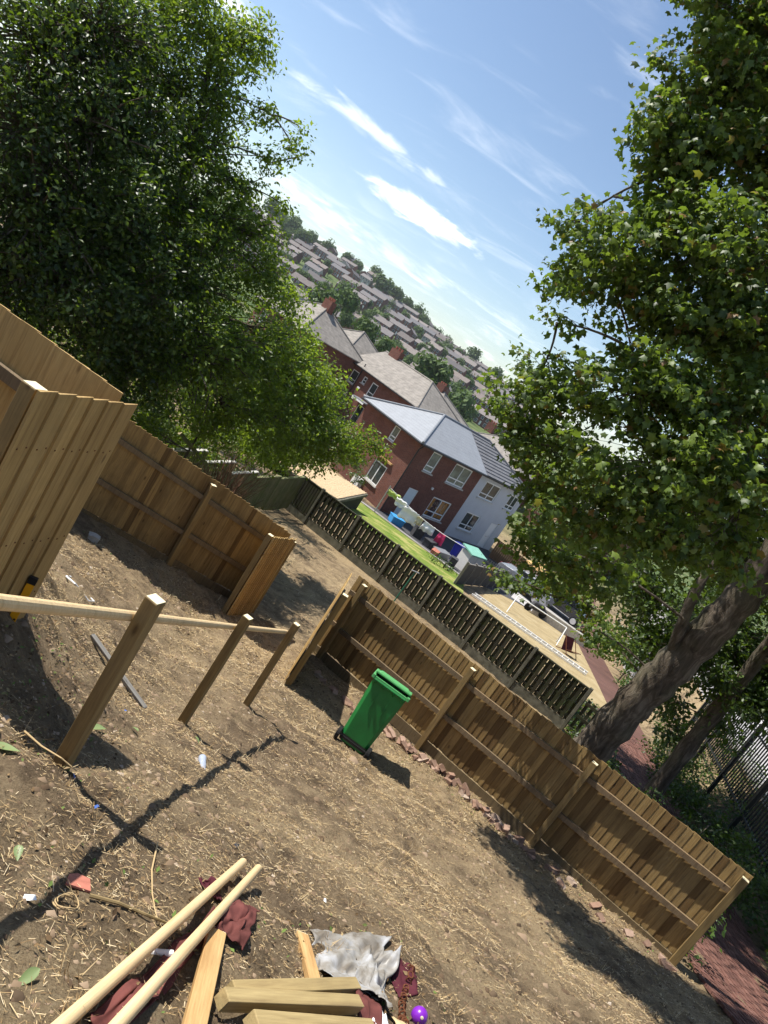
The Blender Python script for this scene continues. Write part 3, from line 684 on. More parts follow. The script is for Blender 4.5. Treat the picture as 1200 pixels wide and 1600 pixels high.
m = MB().lathe([(.001, 0), (.03, 0), (.034, .012), (.031, .05), (.034, .09), (.030, .13), (.028, .165), (.013, .2), (.012, .215)], 16).build('body', 'clear_plastic', bt, smooth=True); m.rotation_euler = (R(97), 0, 0)
MB().lathe([(.001, .238), (.015, .238), (.015, .215), (.012, .215)], 12).build('cap', 'blue_litter', bt).rotation_euler = (R(97), 0, 0)
def stick(name, label, cat, pts, r, mat='stick_wood', lift=.015, g=None):
    P = [V3(x, y, gz(x, y) + lift + (z[0] if z else 0)) for x, y, *z in pts]
    o = MB().tube(P, [r * (1 - .5 * i / (len(P) - 1)) for i in range(len(P))], 6).build(name, mat); return tag(o, label, cat, g)
stick('bent_twig', 'brown bent stem running from the tile piece to the poles', 'stem', [(-.16, 2.36), (-.05, 2.40), (.07, 2.44), (.16, 2.50), (.24, 2.53)], .008)
stick('straw_stalk', 'straight straw coloured stalk lying above the round poles', 'stem', [(-.06, 3.12), (-.01, 2.9), (.05, 2.7), (.12, 2.48)], .005, 'straw')
stick('dry_reed', 'thin curved reed leaning across the foot of the nearest post', 'stem', [(-.98, 3.28), (-.85, 3.24), (-.72, 3.2), (-.62, 3.22)], .006, 'straw', .05)
coil = [(-.21 + .055 * math.cos(a) * (1 - a / 60), 2.24 + .06 * math.sin(a), .01 + a * .0015) for a in [q * .5 for q in range(34)]]
stick('dry_vine', 'small coil of dry vine beside the red tile piece', 'vine', coil, .004, 'straw')
stick('hose_loop', 'thin white plastic cord curved on the ground by the near fence', 'cord', [(-2.45, 6.95), (-2.42, 6.75), (-2.25, 6.6), (-2.08, 6.7), (-2.1, 6.95), (-2.18, 7.05)], .012, 'white_litter')
lay('plank', 'thin weathered strip of wood lying behind the nearest post', 'plank', (-1.66, 5.95), (-.86, 5.72), .05, .03, 'grey_slat', .0, .0, 'grey_slat')
for i, (x, y, s_) in enumerate([(-.85, 4.36, .085), (-.49, 2.36, .045), (-.15, 1.77, .05), (-1.1, 4.98, .06), (-.95, 3.05, .09), (-.72, 4.9, .05), (-.3, 5.6, .05)]):
    n = 9; prof = [0, .32, .46, .5, .46, .38, .26, .12, 0]; m = MB(); vs = []
    for j in range(n):
        f = j / (n - 1); bend = .25 * math.sin(f * 3 + i)
        for sg in (-1, 0, 1): vs.append((sg * prof[j] * s_ * .8, (f - .5) * s_ * 1.6, s_ * (bend * .4 + abs(sg) * prof[j] * .35)))
    m.raw(vs, [(j * 3 + q, j * 3 + q + 1, j * 3 + q + 4, j * 3 + q + 3) for j in range(n - 1) for q in (0, 1)])
    o = m.build('fallen_leaf', 'leaf_fallen', smooth=True); o.location = (x, y, gz(x, y) + .02); o.rotation_euler = (rnd.uniform(-.5, .3), rnd.uniform(-.4, .4), rnd.uniform(0, 6))
    tag(o, 'pale green fallen leaf curling on the bare dirt near the posts', 'leaf', 'fallen leaves on the dirt')
for i, (x, y, mt, s_) in enumerate([(-.62, 3.22, 'blue_litter', .03), (-.42, 3.1, 'blue_litter', .025), (-.9, 5.15, 'blue_litter', .035), (1.02, 3.95, 'white_litter', .03), (-1.0, 5.85, 'black_litter', .08), (-.33, 2.16, 'white_litter', .05), (.35, 3.9, 'black_litter', .05)]):
    s_ *= .5; m = MB().raw([(-s_, -s_ * .6, 0), (s_, -s_ * .4, .01), (s_ * .8, s_ * .6, .012), (-s_ * .7, s_ * .7, .004), (0, 0, s_ * .4)], [(0, 1, 4), (1, 2, 4), (2, 3, 4), (3, 0, 4), (3, 2, 1, 0)])
    o = m.build('litter_scrap', mt); o.location = (x, y, gz(x, y) + .012); o.rotation_euler = (rnd.uniform(-.3, .3), rnd.uniform(-.3, .3), rnd.uniform(0, 6))
    cname = mt.split('_')[0]; tag(o, 'small %s scrap of litter lying on the bare dirt' % cname, 'litter', '%s litter scraps on the dirt' % cname)

# ------------------------------------------------------------------ old fence with concrete posts beyond the gap
F2d = az(-60); F2P = V3(2.9, 21.7, 0)
old = thing('old_fence', 'mossy dark hit and miss fence with concrete posts in front of the lawn', 'fence')
def f2pt(s): q = F2P + F2d * s; return V3(q.x, q.y, tz(q.x, q.y))
PS = [5.92, 4.05, 2.18, .31, -1.56, -3.43, -5.3]
HO = 1.46; ob = [board_mesh('board', 1.12, 'old_board', .1, .018, .018, k) for k in (0, .004, -.004)]
rzo = math.atan2(F2d.y, F2d.x); no = Vector((-F2d.y, F2d.x, 0))
for i, s in enumerate(PS):
    q = f2pt(s); MB().box((0, 0, HO / 2 - .05), (.1, .11, HO + .16)).build('post', 'mossy_concrete', old, bevel=.01).location = q
    old.children[-1].rotation_euler.z = rzo
for a, b in zip([7.1] + PS[:-1], PS):
    A, B = f2pt(a - .05), f2pt(b + .05); top = max(A.z, B.z) if False else None
    MB().beam(A + V3(0, 0, .14), B + V3(0, 0, .14), .05, .30).build('gravel_board', 'mossy_concrete', old)
    for f in (.42, .82, 1.26): MB().beam(A + V3(0, 0, f), B + V3(0, 0, f), .03, .07).build('rail', 'old_board', old)
    MB().beam(A + V3(0, 0, HO - .03), B + V3(0, 0, HO - .03), .09, .03).build('cap', 'old_board', old)
    n = 17
    for j in range(n):
        q = A.lerp(B, (j + .5) / n) + no * (.034 if j % 2 else -.016); 
        inst('board', ob[j % 3], (q.x, q.y, q.z + .30), (0, rnd.uniform(-.006, .006), rzo), old)
pg = thing('pallet_gate', 'open slatted pallet propped beside the leaning tree trunk', 'pallet', f2pt(-5.9) + V3(0, 0, .05), rzo)
for f in (.12, .55, .98): MB().box((0, .03, f), (1.0, .03, .09)).build('bearer', 'old_board', pg)
for j in range(6): MB().box((-.42 + j * .17, 0, .55), (.09, .025, 1.1)).build('slat', 'old_board', pg)
for s, (dx, dy) in zip((.55,), ((0, 0),)): pass
sk = thing('garden_stake', 'thin green metal stake in front of the old mossy fence', 'stake', (1.75, 21.1, tz(1.75, 21.1)))
MB().tube([(0, 0, -.1), (.03, 0, .85), (.05, .0, 1.25)], .02, 8).build('rod', 'green_metal', sk); MB().tube([(-.08, 0, 1.24), (.18, 0, 1.28)], .02, 8).build('crossbar', 'grey_steel', sk)

# pale slatted boundary fence stepping down behind the shrubs
sf = thing('slatted_fence', 'pale green slatted fence stepping down beside the dead bush', 'fence')
steps = [(-4.85, 15.3, -4.72), (-4.5, 17.1, -5.05), (-4.15, 18.9, -5.42), (-3.82, 20.7, -5.62), (-3.45, 22.6, -5.72), (-3.05, 24.8, -5.75)]
for (x0, y0, zt), (x1, y1, z1) in zip(steps[:-1], steps[1:]):
    A, B = V3(x0, y0, tz(x0, y0)), V3(x1, y1, tz(x1, y1)); dd = B - A; rz = math.atan2(dd.y, dd.x)
    hgt = zt - max(A.z, B.z); zb = max(A.z, B.z) - .1
    MB().beam((x0, y0, zt + .02), (x1 - .04 * dd.x, y1 - .04 * dd.y, zt + .02), .1, .035).build('cap', 'stone_sill' if y0 < 20 else 'pale_slat', sf)
    MB().box((x0, y0, (zt + A.z) / 2 - .1), (.09, .09, zt - A.z + .3), rz).build('post', 'pale_slat', sf)
    for f in (.25, .8): MB().beam((x0, y0, zb + hgt * f), (x1, y1, zb + hgt * f), .03, .07).build('rail', 'old_board', sf)
    sm_ = MB().box((0, 0, hgt / 2 + .05), (.055, .018, hgt + .08)).mesh('slat', 'pale_slat'); n = int(Vector((dd.x, dd.y)).length / .105)
    for j in range(n):
        q = A.lerp(B, (j + .5) / n); inst('slat', sm_, (q.x + .03, q.y, zb), (0, 0, rz), sf)
lay('timber_post', 'pale beam lying on top of the shrubs behind the shaded fence', 'timber', (-4.75, 15.2), (-4.05, 15.9), .09, .09, 'pale_slat', 1.85, 1.45, 'end_grain')

# ------------------------------------------------------------------ houses
def wall_holes(w, h, holes, th=.11):
    """a wall in its own x-z plane with real openings and reveals; y points inwards"""
    X = sorted({0.0, w} | {q for a, b, c, d in holes for q in (a, b)}); Z = sorted({0.0, h} | {q for a, b, c, d in holes for q in (c, d)})
    m = MB()
    for x0, x1 in zip(X[:-1], X[1:]):
        for z0, z1 in zip(Z[:-1], Z[1:]):
            if any(a <= (x0 + x1) / 2 <= b and c <= (z0 + z1) / 2 <= d for a, b, c, d in holes): continue
            m.raw([(x0, 0, z0), (x1, 0, z0), (x1, 0, z1), (x0, 0, z1)], [(0, 1, 2, 3)])
    for a, b, c, d in holes:
        m.raw([(a, 0, c), (b, 0, c), (b, 0, d), (a, 0, d), (a, th, c), (b, th, c), (b, th, d), (a, th, d)], [(0, 4, 5, 1), (1, 5, 6, 2), (2, 6, 7, 3), (3, 7, 4, 0)])
    return m
def window(root, P, rz, a, b, c, d, cols=1, transom=None, glass='window_glass', sill=True):
    """a framed window filling the opening a..b, c..d of the wall at P turned by rz"""
    M = Matrix.Translation(P) @ Matrix.Rotation(rz, 4, 'Z'); y = .07; f = .09
    fr = MB(); z0, z1 = c, d
    fr.box(((a + b) / 2, y, c + f / 2), (b - a, .06, f)); fr.box(((a + b) / 2, y, d - f / 2), (b - a, .06, f))
    for x in (a + f / 2, b - f / 2): fr.box((x, y, (c + d) / 2), (f, .06, d - c - 2 * f))
    xs_ = [a + f] + [a + (b - a) * (i + 1) / cols for i in range(cols - 1)] + [b - f]
    zs_ = [c + f, d - f] if transom is None else [c + f, c + (d - c) * transom, d - f]
    for x in xs_[1:-1]: fr.box((x, y, (c + d) / 2), (f * .8, .055, d - c - 2 * f))
    if transom is not None:
        for x0, x1 in zip(xs_[:-1], xs_[1:]): fr.box(((x0 + x1) / 2, y, zs_[1]), (x1 - x0 - f * .8, .05, f * .8))
    w = fr.build('window', 'white_upvc', root); w.matrix_local = M
    for x0, x1 in zip(xs_[:-1], xs_[1:]):
        for q0, q1 in zip(zs_[:-1], zs_[1:]):
            MB().box(((x0 + x1) / 2, y + .01, (q0 + q1) / 2), (x1 - x0, .012, q1 - q0)).build('pane', glass, w)
    if sill: MB().box(((a + b) / 2, -.03, c - .05), (b - a + .16, .14, .08)).build('sill', 'stone_sill', w)
    return w
def door(root, P, rz, a, b, d, mat, c=0.02):
    M = Matrix.Translation(P) @ Matrix.Rotation(rz, 4, 'Z')
    o = MB().box(((a + b) / 2, .08, (c + d) / 2), (b - a - .12, .05, d - c - .06)).build('door', mat, root); o.matrix_local = M
    fr = MB()
    for x in (a + .03, b - .03): fr.box((x, .07, (c + d) / 2), (.06, .08, d - c))
    fr.box(((a + b) / 2, .07, d - .03), (b - a - .12, .08, .06)); fr.build('door_frame', 'white_upvc', o)
    MB().box(((a + b) / 2, .045, c + (d - c) * .45), (.26, .02, .05)).build('letter_box', 'hub_silver', o)
    MB().tube([(b - .2, .04, 1.0), (b - .2, .02, 1.12)], .015, 6).build('handle', 'hub_silver', o)
    return o
def slab(m, pts, th=.09):
    """a roof plane of the given corners with thickness"""
    n = len(pts); a = [Vector(p) for p in pts]; nn = (a[1] - a[0]).cross(a[2] - a[0]).normalized()
    if nn.z < 0: a.reverse(); nn = -nn
    return m.raw([p for p in a] + [p - V3(0, 0, th) for p in a], [tuple(range(n)), tuple(range(2 * n - 1, n - 1, -1))] + [(i, i + n, (i + 1) % n + n, (i + 1) % n) for i in range(n)])
def ridge(root, a, b, mat, r=.09):
    MB().tube([a, b], r, 8).build('ridge_tile', mat, root)
HZ = R(48)
CN = V3(-.3, 44.2, -9.46)
EV, LV = 5.2, 6.2
br = thing('brick_house', 'red brick half of the nearer house with light slate hip roof', 'house', CN, HZ)
gy = thing('rendered_house', 'pale grey rendered half of the nearer house with dark tiled roof', 'house', CN, HZ)
PW = 6.98; EN = 12.95
# right facade of the brick half
hb = [(1.38, 2.32, 3.6, 5.02), (3.94, 5.9, 3.52, 4.97), (3.84, 5.92, .78, 2.28), (1.24, 2.2, .05, 2.22)]
wall_holes(PW, EV, hb).build('wall', 'red_brick', br)
window(br, V3(0, 0, 0), 0, *hb[0], 1, .28, 'curtain_glass'); window(br, V3(0, 0, 0), 0, *hb[1], 2, .28, 'curtain_glass')
wl = window(br, V3(0, 0, 0), 0, *hb[2], 2, .3, 'clear_glass'); door(br, V3(0, 0, 0), 0, 1.24, 2.2, 2.22, 'door_white', .05)
for x in (4.1, 4.55, 5.15, 5.6): MB().box((x, .11, 1.55), (.36, .02, 1.25)).build('curtain', 'orange_curtain' if x != 4.55 else 'dark_chair', br)
MB().box((3.15, -.06, 2.75), (.12, .12, .16)).build('wall_lamp', 'white_upvc', br)
# left facade, brick
hl = [(LV - 2.85, LV - 2.2, 4.03, 5.06), (LV - 2.75, LV - 1.4, 1.05, 2.5)]
w_ = wall_holes(LV, EV, hl).build('wall', 'red_brick', br); PL = V3(0, LV, 0); w_.location = PL; w_.rotation_euler.z = -math.pi / 2
window(br, PL, -math.pi / 2, *hl[0], 1, .28, 'curtain_glass'); window(br, PL, -math.pi / 2, *hl[1], 2, None, 'window_glass')
MB().beam((-.08, 1.15, 2.84), (-.08, 2.65, 2.84), .16, .12).build('lintel_ledge', 'plank_wood', br)
MB().box((-.2, 2.9, .55), (.35, .75, .6)).build('meter_box', 'white_upvc', br)
for u0, u1 in ((0, PW),): MB().raw([(u0, LV, 0), (u1, LV, 0), (u1, LV, EV), (u0, LV, EV)], [(3, 2, 1, 0)]).build('wall', 'red_brick', br)
# right facade of the grey half
hg = [(7.86, 9.78, 3.5, 4.8), (11.33, 12.5, 3.5, 4.7), (7.9, 9.65, .83, 2.22), (11.2, 12.05, .05, 2.12)]
hg2 = [(a - PW, b - PW, c, d) for a, b, c, d in hg]
w_ = wall_holes(EN - PW, EV, hg2).build('wall', 'render_grey', gy); w_.location = (PW, 0, 0)
for h_, c_ in zip(hg2[:3], (2, 2, 2)): window(gy, V3(PW, 0, 0), 0, *h_, c_, .28, 'window_glass')
door(gy, V3(PW, 0, 0), 0, hg2[3][0], hg2[3][1], 2.12, 'white_upvc', .05)
MB().raw([(EN, 0, 0), (EN, LV, 0), (EN, LV, EV), (EN, 0, EV)], [(0, 1, 2, 3)]).build('wall', 'render_grey', gy)
MB().raw([(PW, LV, 0), (EN, LV, 0), (EN, LV, EV), (PW, LV, EV)], [(3, 2, 1, 0)]).build('wall', 'render_grey', gy)
ov = .35; zt = 7.08; vm = LV / 2; a1 = (3.75, vm, zt); a2 = (EN - 3.5, vm, zt); e0 = EV + .02
m = MB(); slab(m, [(-ov, -ov, e0), (-ov, LV + ov, e0), a1]); slab(m, [(-ov, -ov, e0), (PW, -ov, e0), (PW, vm, zt), a1]); slab(m, [(-ov, LV + ov, e0), a1, (PW, vm, zt), (PW, LV + ov, e0)])
rf = m.build('roof', 'slate_light', br)
for a_, b_ in (((-ov, -ov, e0 + .03), a1), ((-ov, LV + ov, e0 + .03), a1), (a1, (PW - .02, vm, zt))): ridge(rf, a_, b_, 'slate_main')
m = MB(); slab(m, [(PW + .02, -ov, e0), (EN + ov, -ov, e0), a2, (PW + .02, vm, zt)]); slab(m, [(EN + ov, -ov, e0), (EN + ov, LV + ov, e0), a2]); slab(m, [(PW + .02, LV + ov, e0), (PW + .02, vm, zt), a2, (EN + ov, LV + ov, e0)])
rg = m.build('roof', 'tile_grey', gy)
for i in range(11):                       # the wide dark tile courses of the grey half
    f = i / 11; y = -ov + (vm + ov) * f; z = e0 + (zt - e0) * f + .015; x1 = EN + ov - (EN + ov - a2[0]) * f
    MB().beam((PW + .05, y, z), (x1 - .05, y, z), .06, .035).build('tile_course', 'tile_grey', rg)
for a_, b_ in (((EN + ov, -ov, e0 + .03), a2), ((PW + .02, vm, zt), a2)): ridge(rg, a_, b_, 'tile_grey')
def gutter(root, a, b): MB().beam(a, b, .11, .1).build('gutter', 'gutter_black', root)
gutter(br, (-ov, -ov - .06, e0 - .1), (PW - .01, -ov - .06, e0 - .1)); gutter(br, (-ov - .06, -ov, e0 - .1), (-ov - .06, LV + ov, e0 - .1))
gutter(gy, (PW + .01, -ov - .06, e0 - .1), (EN + ov, -ov - .06, e0 - .1))
MB().tube([(-.06, -ov, e0 - .12), (-.06, -.09, e0 - .5), (-.06, -.09, 0)], .045, 8).build('downpipe', 'gutter_black', br)
MB().raw([(-ov, -ov, e0 - .1), (PW, -ov, e0 - .1), (PW, 0, e0 - .1), (-ov, 0, e0 - .1)], [(3, 2, 1, 0)]).build('soffit', 'gutter_black', br)

def plain_house(name, label, P, rz, LX, LY, ev, rh, wins, wallm='red_brick', roofm='tile_old', hip=(1, 1), chim=None, dr=None, canopy=None, glass='window_glass'):
    """house whose front (local y = 0, facing -y) carries the openings"""
    t = thing(name, label, 'house', P, rz)
    holes = [w[:4] for w in wins] + ([(dr[0], dr[1], .05, dr[2])] if dr else [])
    wall_holes(LX, ev, holes).build('wall', wallm, t)
    m = MB(); m.raw([(0, 0, 0), (0, LY, 0), (0, LY, ev), (0, 0, ev)], [(0, 1, 2, 3)]); m.raw([(LX, 0, 0), (LX, LY, 0), (LX, LY, ev), (LX, 0, ev)], [(3, 2, 1, 0)]); m.raw([(0, LY, 0), (LX, LY, 0), (LX, LY, ev), (0, LY, ev)], [(3, 2, 1, 0)])
    m.build('wall', wallm, t)
    for w in wins: window(t, V3(0, 0, 0), 0, *w[:4], *(w[4:] or (1, None)), glass)
    if dr: door(t, V3(0, 0, 0), 0, *dr[:3], 'door_dark', .05)
    o_ = .4; e = ev + .02; z = ev + rh; h0 = LY * .5 * hip[0]; h1 = LY * .5 * hip[1]
    A, B = (h0 - (o_ if not hip[0] else 0), LY / 2, z), (LX - h1 + (o_ if not hip[1] else 0), LY / 2, z)
    c = [(-o_, -o_, e), (LX + o_, -o_, e), (LX + o_, LY + o_, e), (-o_, LY + o_, e)]
    m = MB(); slab(m, [c[0], c[1], B, A]); slab(m, [c[3], A, B, c[2]])
    if hip[0]: slab(m, [c[0], c[3], A])
    else: m.raw([(0, 0, ev), (0, LY, ev), (0, LY / 2, z - .1)], [(0, 1, 2)])
    if hip[1]: slab(m, [c[1], c[2], B])
    else: m.raw([(LX, 0, ev), (LX, LY, ev), (LX, LY / 2, z - .1)], [(2, 1, 0)])
    rf = m.build('roof', roofm, t); ridge(rf, A, B, roofm, .1)
    for q, p in ((c[0], A), (c[3], A)) * hip[0] + ((c[1], B), (c[2], B)) * hip[1]: ridge(rf, q, p, roofm, .1)
    gutter(t, (-o_, -o_ - .06, e - .1), (LX + o_, -o_ - .06, e - .1))
    if chim:
        q = MB(); q.box((chim[0], chim[1], z + .1), (chim[2], .6, 1.3)); ck = q.build('chimney', wallm, rf)
        for i in range(3): MB().lathe([(.1, 0), (.13, .3), (.09, .3)], 10, (chim[0] - chim[2] * .3 + i * chim[2] * .3, chim[1], z + .75)).build('chimney_pot', 'terracotta', ck)
    if canopy: 
        MB().box((canopy, -.45, 2.62), (2.0, .9, .12)).build('canopy', 'slate_main', t); MB().box((canopy, -.9, 2.5), (2.0, .05, .16)).build('canopy_trim', 'white_upvc', t)
    return t
# second brick house: its front runs along the other axis, right end hidden behind the first roof
RZ2 = HZ - math.pi / 2
C2 = V3(-4.08, 66, -9.05) - Vector((math.cos(RZ2), math.sin(RZ2), 0)) * 9.3
def v2(v): return 9.3 - v
w2 = [(v2(8.33), v2(7.2), 3.3, 4.62, 1, .3), (v2(6.33), v2(5.75), 3.95, 4.68, 1, .5), (v2(4.85), v2(3.85), 3.25, 4.68, 1, .3), (v2(8.4), v2(7.2), .7, 2.05, 1, .3)]
h2 = plain_house('brick_house', 'further red brick house with old grey tiles and a canopied black front door', C2, RZ2, 11.3, 7.4, EV, 2.5, w2, dr=(v2(4.95), v2(3.95), 2.15), canopy=v2(4.4), hip=(0, 1), chim=(1.2, 3.7, 1.6))
MB().tube([(v2(7.0), -.09, EV + .5), (v2(7.0), -.09, 0)], .05, 8).build('downpipe', 'gutter_black', h2); MB().box((v2(6.2), -.03, 3.4), (.4, .06, .18)).build('sign_plate', 'white_upvc', h2)
C2b = C2 - Vector((math.cos(RZ2), math.sin(RZ2), 0)) * 8.4 - Vector((-math.sin(RZ2), math.cos(RZ2), 0)) * 1.2
plain_house('brick_house', 'brick wing with steep hipped old grey roof left of the black front door', C2b, RZ2, 8.3, 8.4, EV, 2.9, [(2.0, 3.3, 3.3, 4.6, 2, .3), (5.4, 6.6, 3.3, 4.6, 1, .3), (5.2, 6.6, .7, 2.1, 2, .3)])
C3 = V3(-8.5, 88, -9.6)
plain_house('brick_house', 'brick house with pale hipped roof peeping over the slate roof', C3, RZ2 + .12, 9.5, 7.5, EV, 2.4, [(1.5, 2.8, 3.3, 4.6, 2, .3), (4.5, 5.3, 3.4, 4.6, 1, .3), (6.5, 7.8, 3.3, 4.6, 2, .3)], chim=(5.0, 3.7, 1.2))
plain_house('brick_house', 'low roofed brick house right behind the slate roof ridge', V3(2.5, 92, -10.4), RZ2 + .15, 10, 7.5, EV, 2.4, [(1.5, 2.8, 3.3, 4.6, 2, .3), (6.5, 7.8, 3.3, 4.6, 2, .3)], chim=(1.5, 3.7, 1.2))
plain_house('brick_house', 'grey roofed brick house behind the plum tree, left of the wing', V3(-22, 72, -8.8), RZ2, 9, 8, EV, 2.8, [(1.5, 2.8, 3.3, 4.6, 2, .3), (6.0, 7.3, 3.3, 4.6, 2, .3)], chim=(5, 4, 1.4))
plain_house('brick_house', 'grey roofed house partly hidden behind the sycamore leaves', V3(14, 84, -9.6), RZ2 + .1, 10, 8, EV, 2.6, [(1.5, 2.8, 3.3, 4.6, 2, .3), (6.0, 7.3, 3.3, 4.6, 2, .3)], chim=(5, 4, 1.4))

# ------------------------------------------------------------------ gardens between old fence and houses
sheet('lawn', [(-3.2, 34.5), (5.0, 30.5), (5.6, 37.5), (-1.6, 43.0)], 'lawn_grass', .03)
sheet('patio', [(-1.4, 43.2), (5.5, 38.2), (14.0, 46.5), (8.3, 53.8)], 'patio_dark', .035)
sheet('paving', [(-1.9, 42.6), (5.6, 37.4), (5.75, 37.9), (-1.4, 43.2)], 'paving_grey', .06)
sheet('dry_lawn', [(5.3, 28.5), (11.2, 25.0), (13.9, 41.0), (8.0, 43.0)], 'dry_grass', .03)
sheet('driveway', [(9.5, 43.2), (14.3, 41.2), (17.5, 58.0), (13.0, 58.0)], 'yard_concrete', .045)
# flat-roofed shed with a pebbled roof
sh = thing('garden_shed', 'low flat roofed shed with a pebble covered roof left of the lawn', 'shed')
rp = [(-4.9, 37.3), (-1.35, 37.7), (-2.2, 32.8), (-5.8, 32.2)]
MB().prism(rp, lambda x, y: tz(x, y) - .3, -7.78).build('wall', 'old_board', sh); MB().prism([(x + (.12 if x > -3 else -.12), y + (.1 if y > 35 else -.1)) for x, y in rp], -7.778, -7.62).build('fascia', 'mossy_concrete', sh)
o = MB().prism(rp, -7.618, -7.58).build('pebble_roof', 'pebble_roof', sh)
P_ = [np.array(q) for q in rp]; nP = 2600; u = rng.random(nP)[:, None]; v = rng.random(nP)[:, None]
pp = P_[0] * (1 - u) * (1 - v) + P_[1] * u * (1 - v) + P_[2] * u * v + P_[3] * (1 - u) * v
T4 = np.array([(-.5, -.4, 0), (.5, -.4, 0), (.1, .6, 0), (0, 0, .6)]); vv = (T4[None] * rng.uniform(.05, .12, (nP, 1, 1))); vv[..., 0:2] += pp[:, None]; vv[..., 2] += -7.58
ff = (np.array([(0, 1, 3), (1, 2, 3), (2, 0, 3)])[None] + (np.arange(nP) * 4)[:, None, None]).reshape(-1, 3)
q = np_obj('pebble', vv.reshape(-1, 3), ff, 'pebble_roof', sh); q['kind'] = 'stuff'

# washing line
wl_ = thing('washing_line', 'washing line with two posts crossing the dark patio', 'washing line')
LA, LB = V3(-.5, 41.8, -7.35), V3(6.2, 41.2, -7.75)
for P in (LA, LB): MB().tube([(P.x, P.y, tz(P.x, P.y) - .1), (P.x, P.y, P.z + .1)], .04, 8).build('post', 'grey_steel', wl_)
MB().tube([LA.lerp(LB, i / 8) - V3(0, 0, .35 * math.sin(math.pi * i / 8)) for i in range(9)], .022, 6).build('line', 'white_paint', wl_)
def hang(label, f, w, h, mat, sd=0, flare=1.0, cat='garment'):
    P = LA.lerp(LB, f) - V3(0, 0, .35 * math.sin(math.pi * f)); n = 9; vs = []
    for j in range(n):
        for i in range(n):
            x = (i / (n - 1) - .5) * w * (1 + (flare - 1) * j / (n - 1)); zz = -h * j / (n - 1) + .03 * math.sin(i * 2 + sd)
            vs.append((x, .09 * math.sin(i * 1.7 + sd) * (j / n) + .05 * math.cos(j + sd), zz))
    m = MB().raw(vs, [(j * n + i, j * n + i + 1, (j + 1) * n + i + 1, (j + 1) * n + i) for j in range(n - 1) for i in range(n - 1)])
    o = m.build('garment', mat, smooth=True); o.location = P; so_ = o.modifiers.new('thickness', 'SOLIDIFY'); so_.thickness = .02
    return tag(o, label, cat)
hang('lime green cloth draped at the left end of the washing line', .07, .85, .32, 'lime_cloth', 1)
hang('white towel hanging next to the lime green cloth', .16, .8, .45, 'white_cloth', 2, .8)
hang('large white sheet bunched in the middle of the washing line', .28, 1.0, .8, 'white_cloth', 3, 1.25)
hang('cream cloth hanging right of the large white sheet', .38, .4, .5, 'cream_cloth', 4)
hang('white shirt hanging near the cream cloth', .48, .75, .55, 'white_cloth', 5, 1.2)
hang('pink garment hanging on the washing line', .62, .45, .72, 'pink_cloth', 6, 1.3)
def wheelie(name, label, P, rz, body, wm='rubber', s=1.0):
    t = thing(name, label, 'bin', P, rz); b = bin_shell().build('body', body, t); b.scale = (s, s, s)
    MB().box((0, 0, 1.1 * s), (.62 * s, .75 * s, .06)).build('lid', body, t, bevel=.02)
    for sx in (-1, 1):
        w_ = MB().lathe([(.001, -.03), (.1, -.03), (.1, .03), (.001, .03)], 14).build('wheel', wm, t); w_.location = (sx * .26, -.25, .1); w_.rotation_euler = (0, R(90), 0)
    MB().tube([(-.25 * s, -.42 * s, 1.05 * s), (.25 * s, -.42 * s, 1.05 * s)], .02, 8).build('handle', body, t); return t
wheelie('wheelie_bin', 'dark blue wheelie bin beside the small white shed', V3(5.05, 42.6, tz(5.05, 42.6) + .04), 1.0, 'blue_bin')
ws = thing('garden_shed', 'small white plastic shed with a pale green roof', 'shed', V3(5.75, 40.9, tz(5.75, 40.9) + .02), HZ)
MB().box((0, 0, .62), (1.35, .8, 1.24)).build('wall', 'shed_white', ws); MB().raw([(-.78, -.5, 1.22), (.78, -.5, 1.22), (.78, .5, 1.40), (-.78, .5, 1.40), (-.78, -.5, 1.30), (.78, -.5, 1.30), (.78, .5, 1.48), (-.78, .5, 1.48)], [(3, 2, 1, 0), (4, 5, 6, 7), (0, 1, 5, 4), (1, 2, 6, 5), (2, 3, 7, 6), (3, 0, 4, 7)]).build('roof', 'roof_green', ws)
for x in (-.32, .32): 
    d_ = MB().box((x, -.41, .6), (.6, .03, 1.1)).build('door', 'shed_white', ws); MB().box((x * .3, -.44, .62), (.04, .03, .14)).build('handle', 'grey_steel', d_)
pk = thing('picket_fence', 'pale grey picket fence in front of the rendered house', 'fence')
pa, pb = V3(5.9, 45.0, 0), V3(9.1, 45.2, 0); pm = MB().box((0, 0, .5), (.09, .02, 1.0)).mesh('picket', 'grey_slat')
for i in range(20): q = pa.lerp(pb, i / 19); inst('picket', pm, (q.x, q.y, tz(q.x, q.y) + .05), (0, 0, 0), pk)
for f in (.25, .8): MB().beam((pa.x, pa.y + .03, tz(pa.x, pa.y) + f), (pb.x, pb.y + .03, tz(pb.x, pb.y) + f), .04, .08).build('rail', 'grey_slat', pk)
wf = thing('panel_fence', 'brown close boarded fence beside the rendered house end', 'fence'); wa, wb = V3(8.3, 51.5, 0), V3(12.2, 50.0, 0)
bm_ = MB().box((0, 0, .75), (.14, .03, 1.5)).mesh('board', 'brown_fence')
for i in range(28): q = wa.lerp(wb, i / 27); inst('board', bm_, (q.x, q.y, tz(q.x, q.y)), (0, 0, -.36), wf)
MB().beam((wa.x, wa.y + .06, -8.2), (wb.x, wb.y + .06, -8.2), .06, .1).build('rail', 'brown_fence', wf)
df = thing('panel_fence', 'dark weathered panel fence with pale posts between the two gardens', 'fence'); da, db = V3(4.7, 33.2, 0), V3(8.6, 43.8, 0)
nb = 6
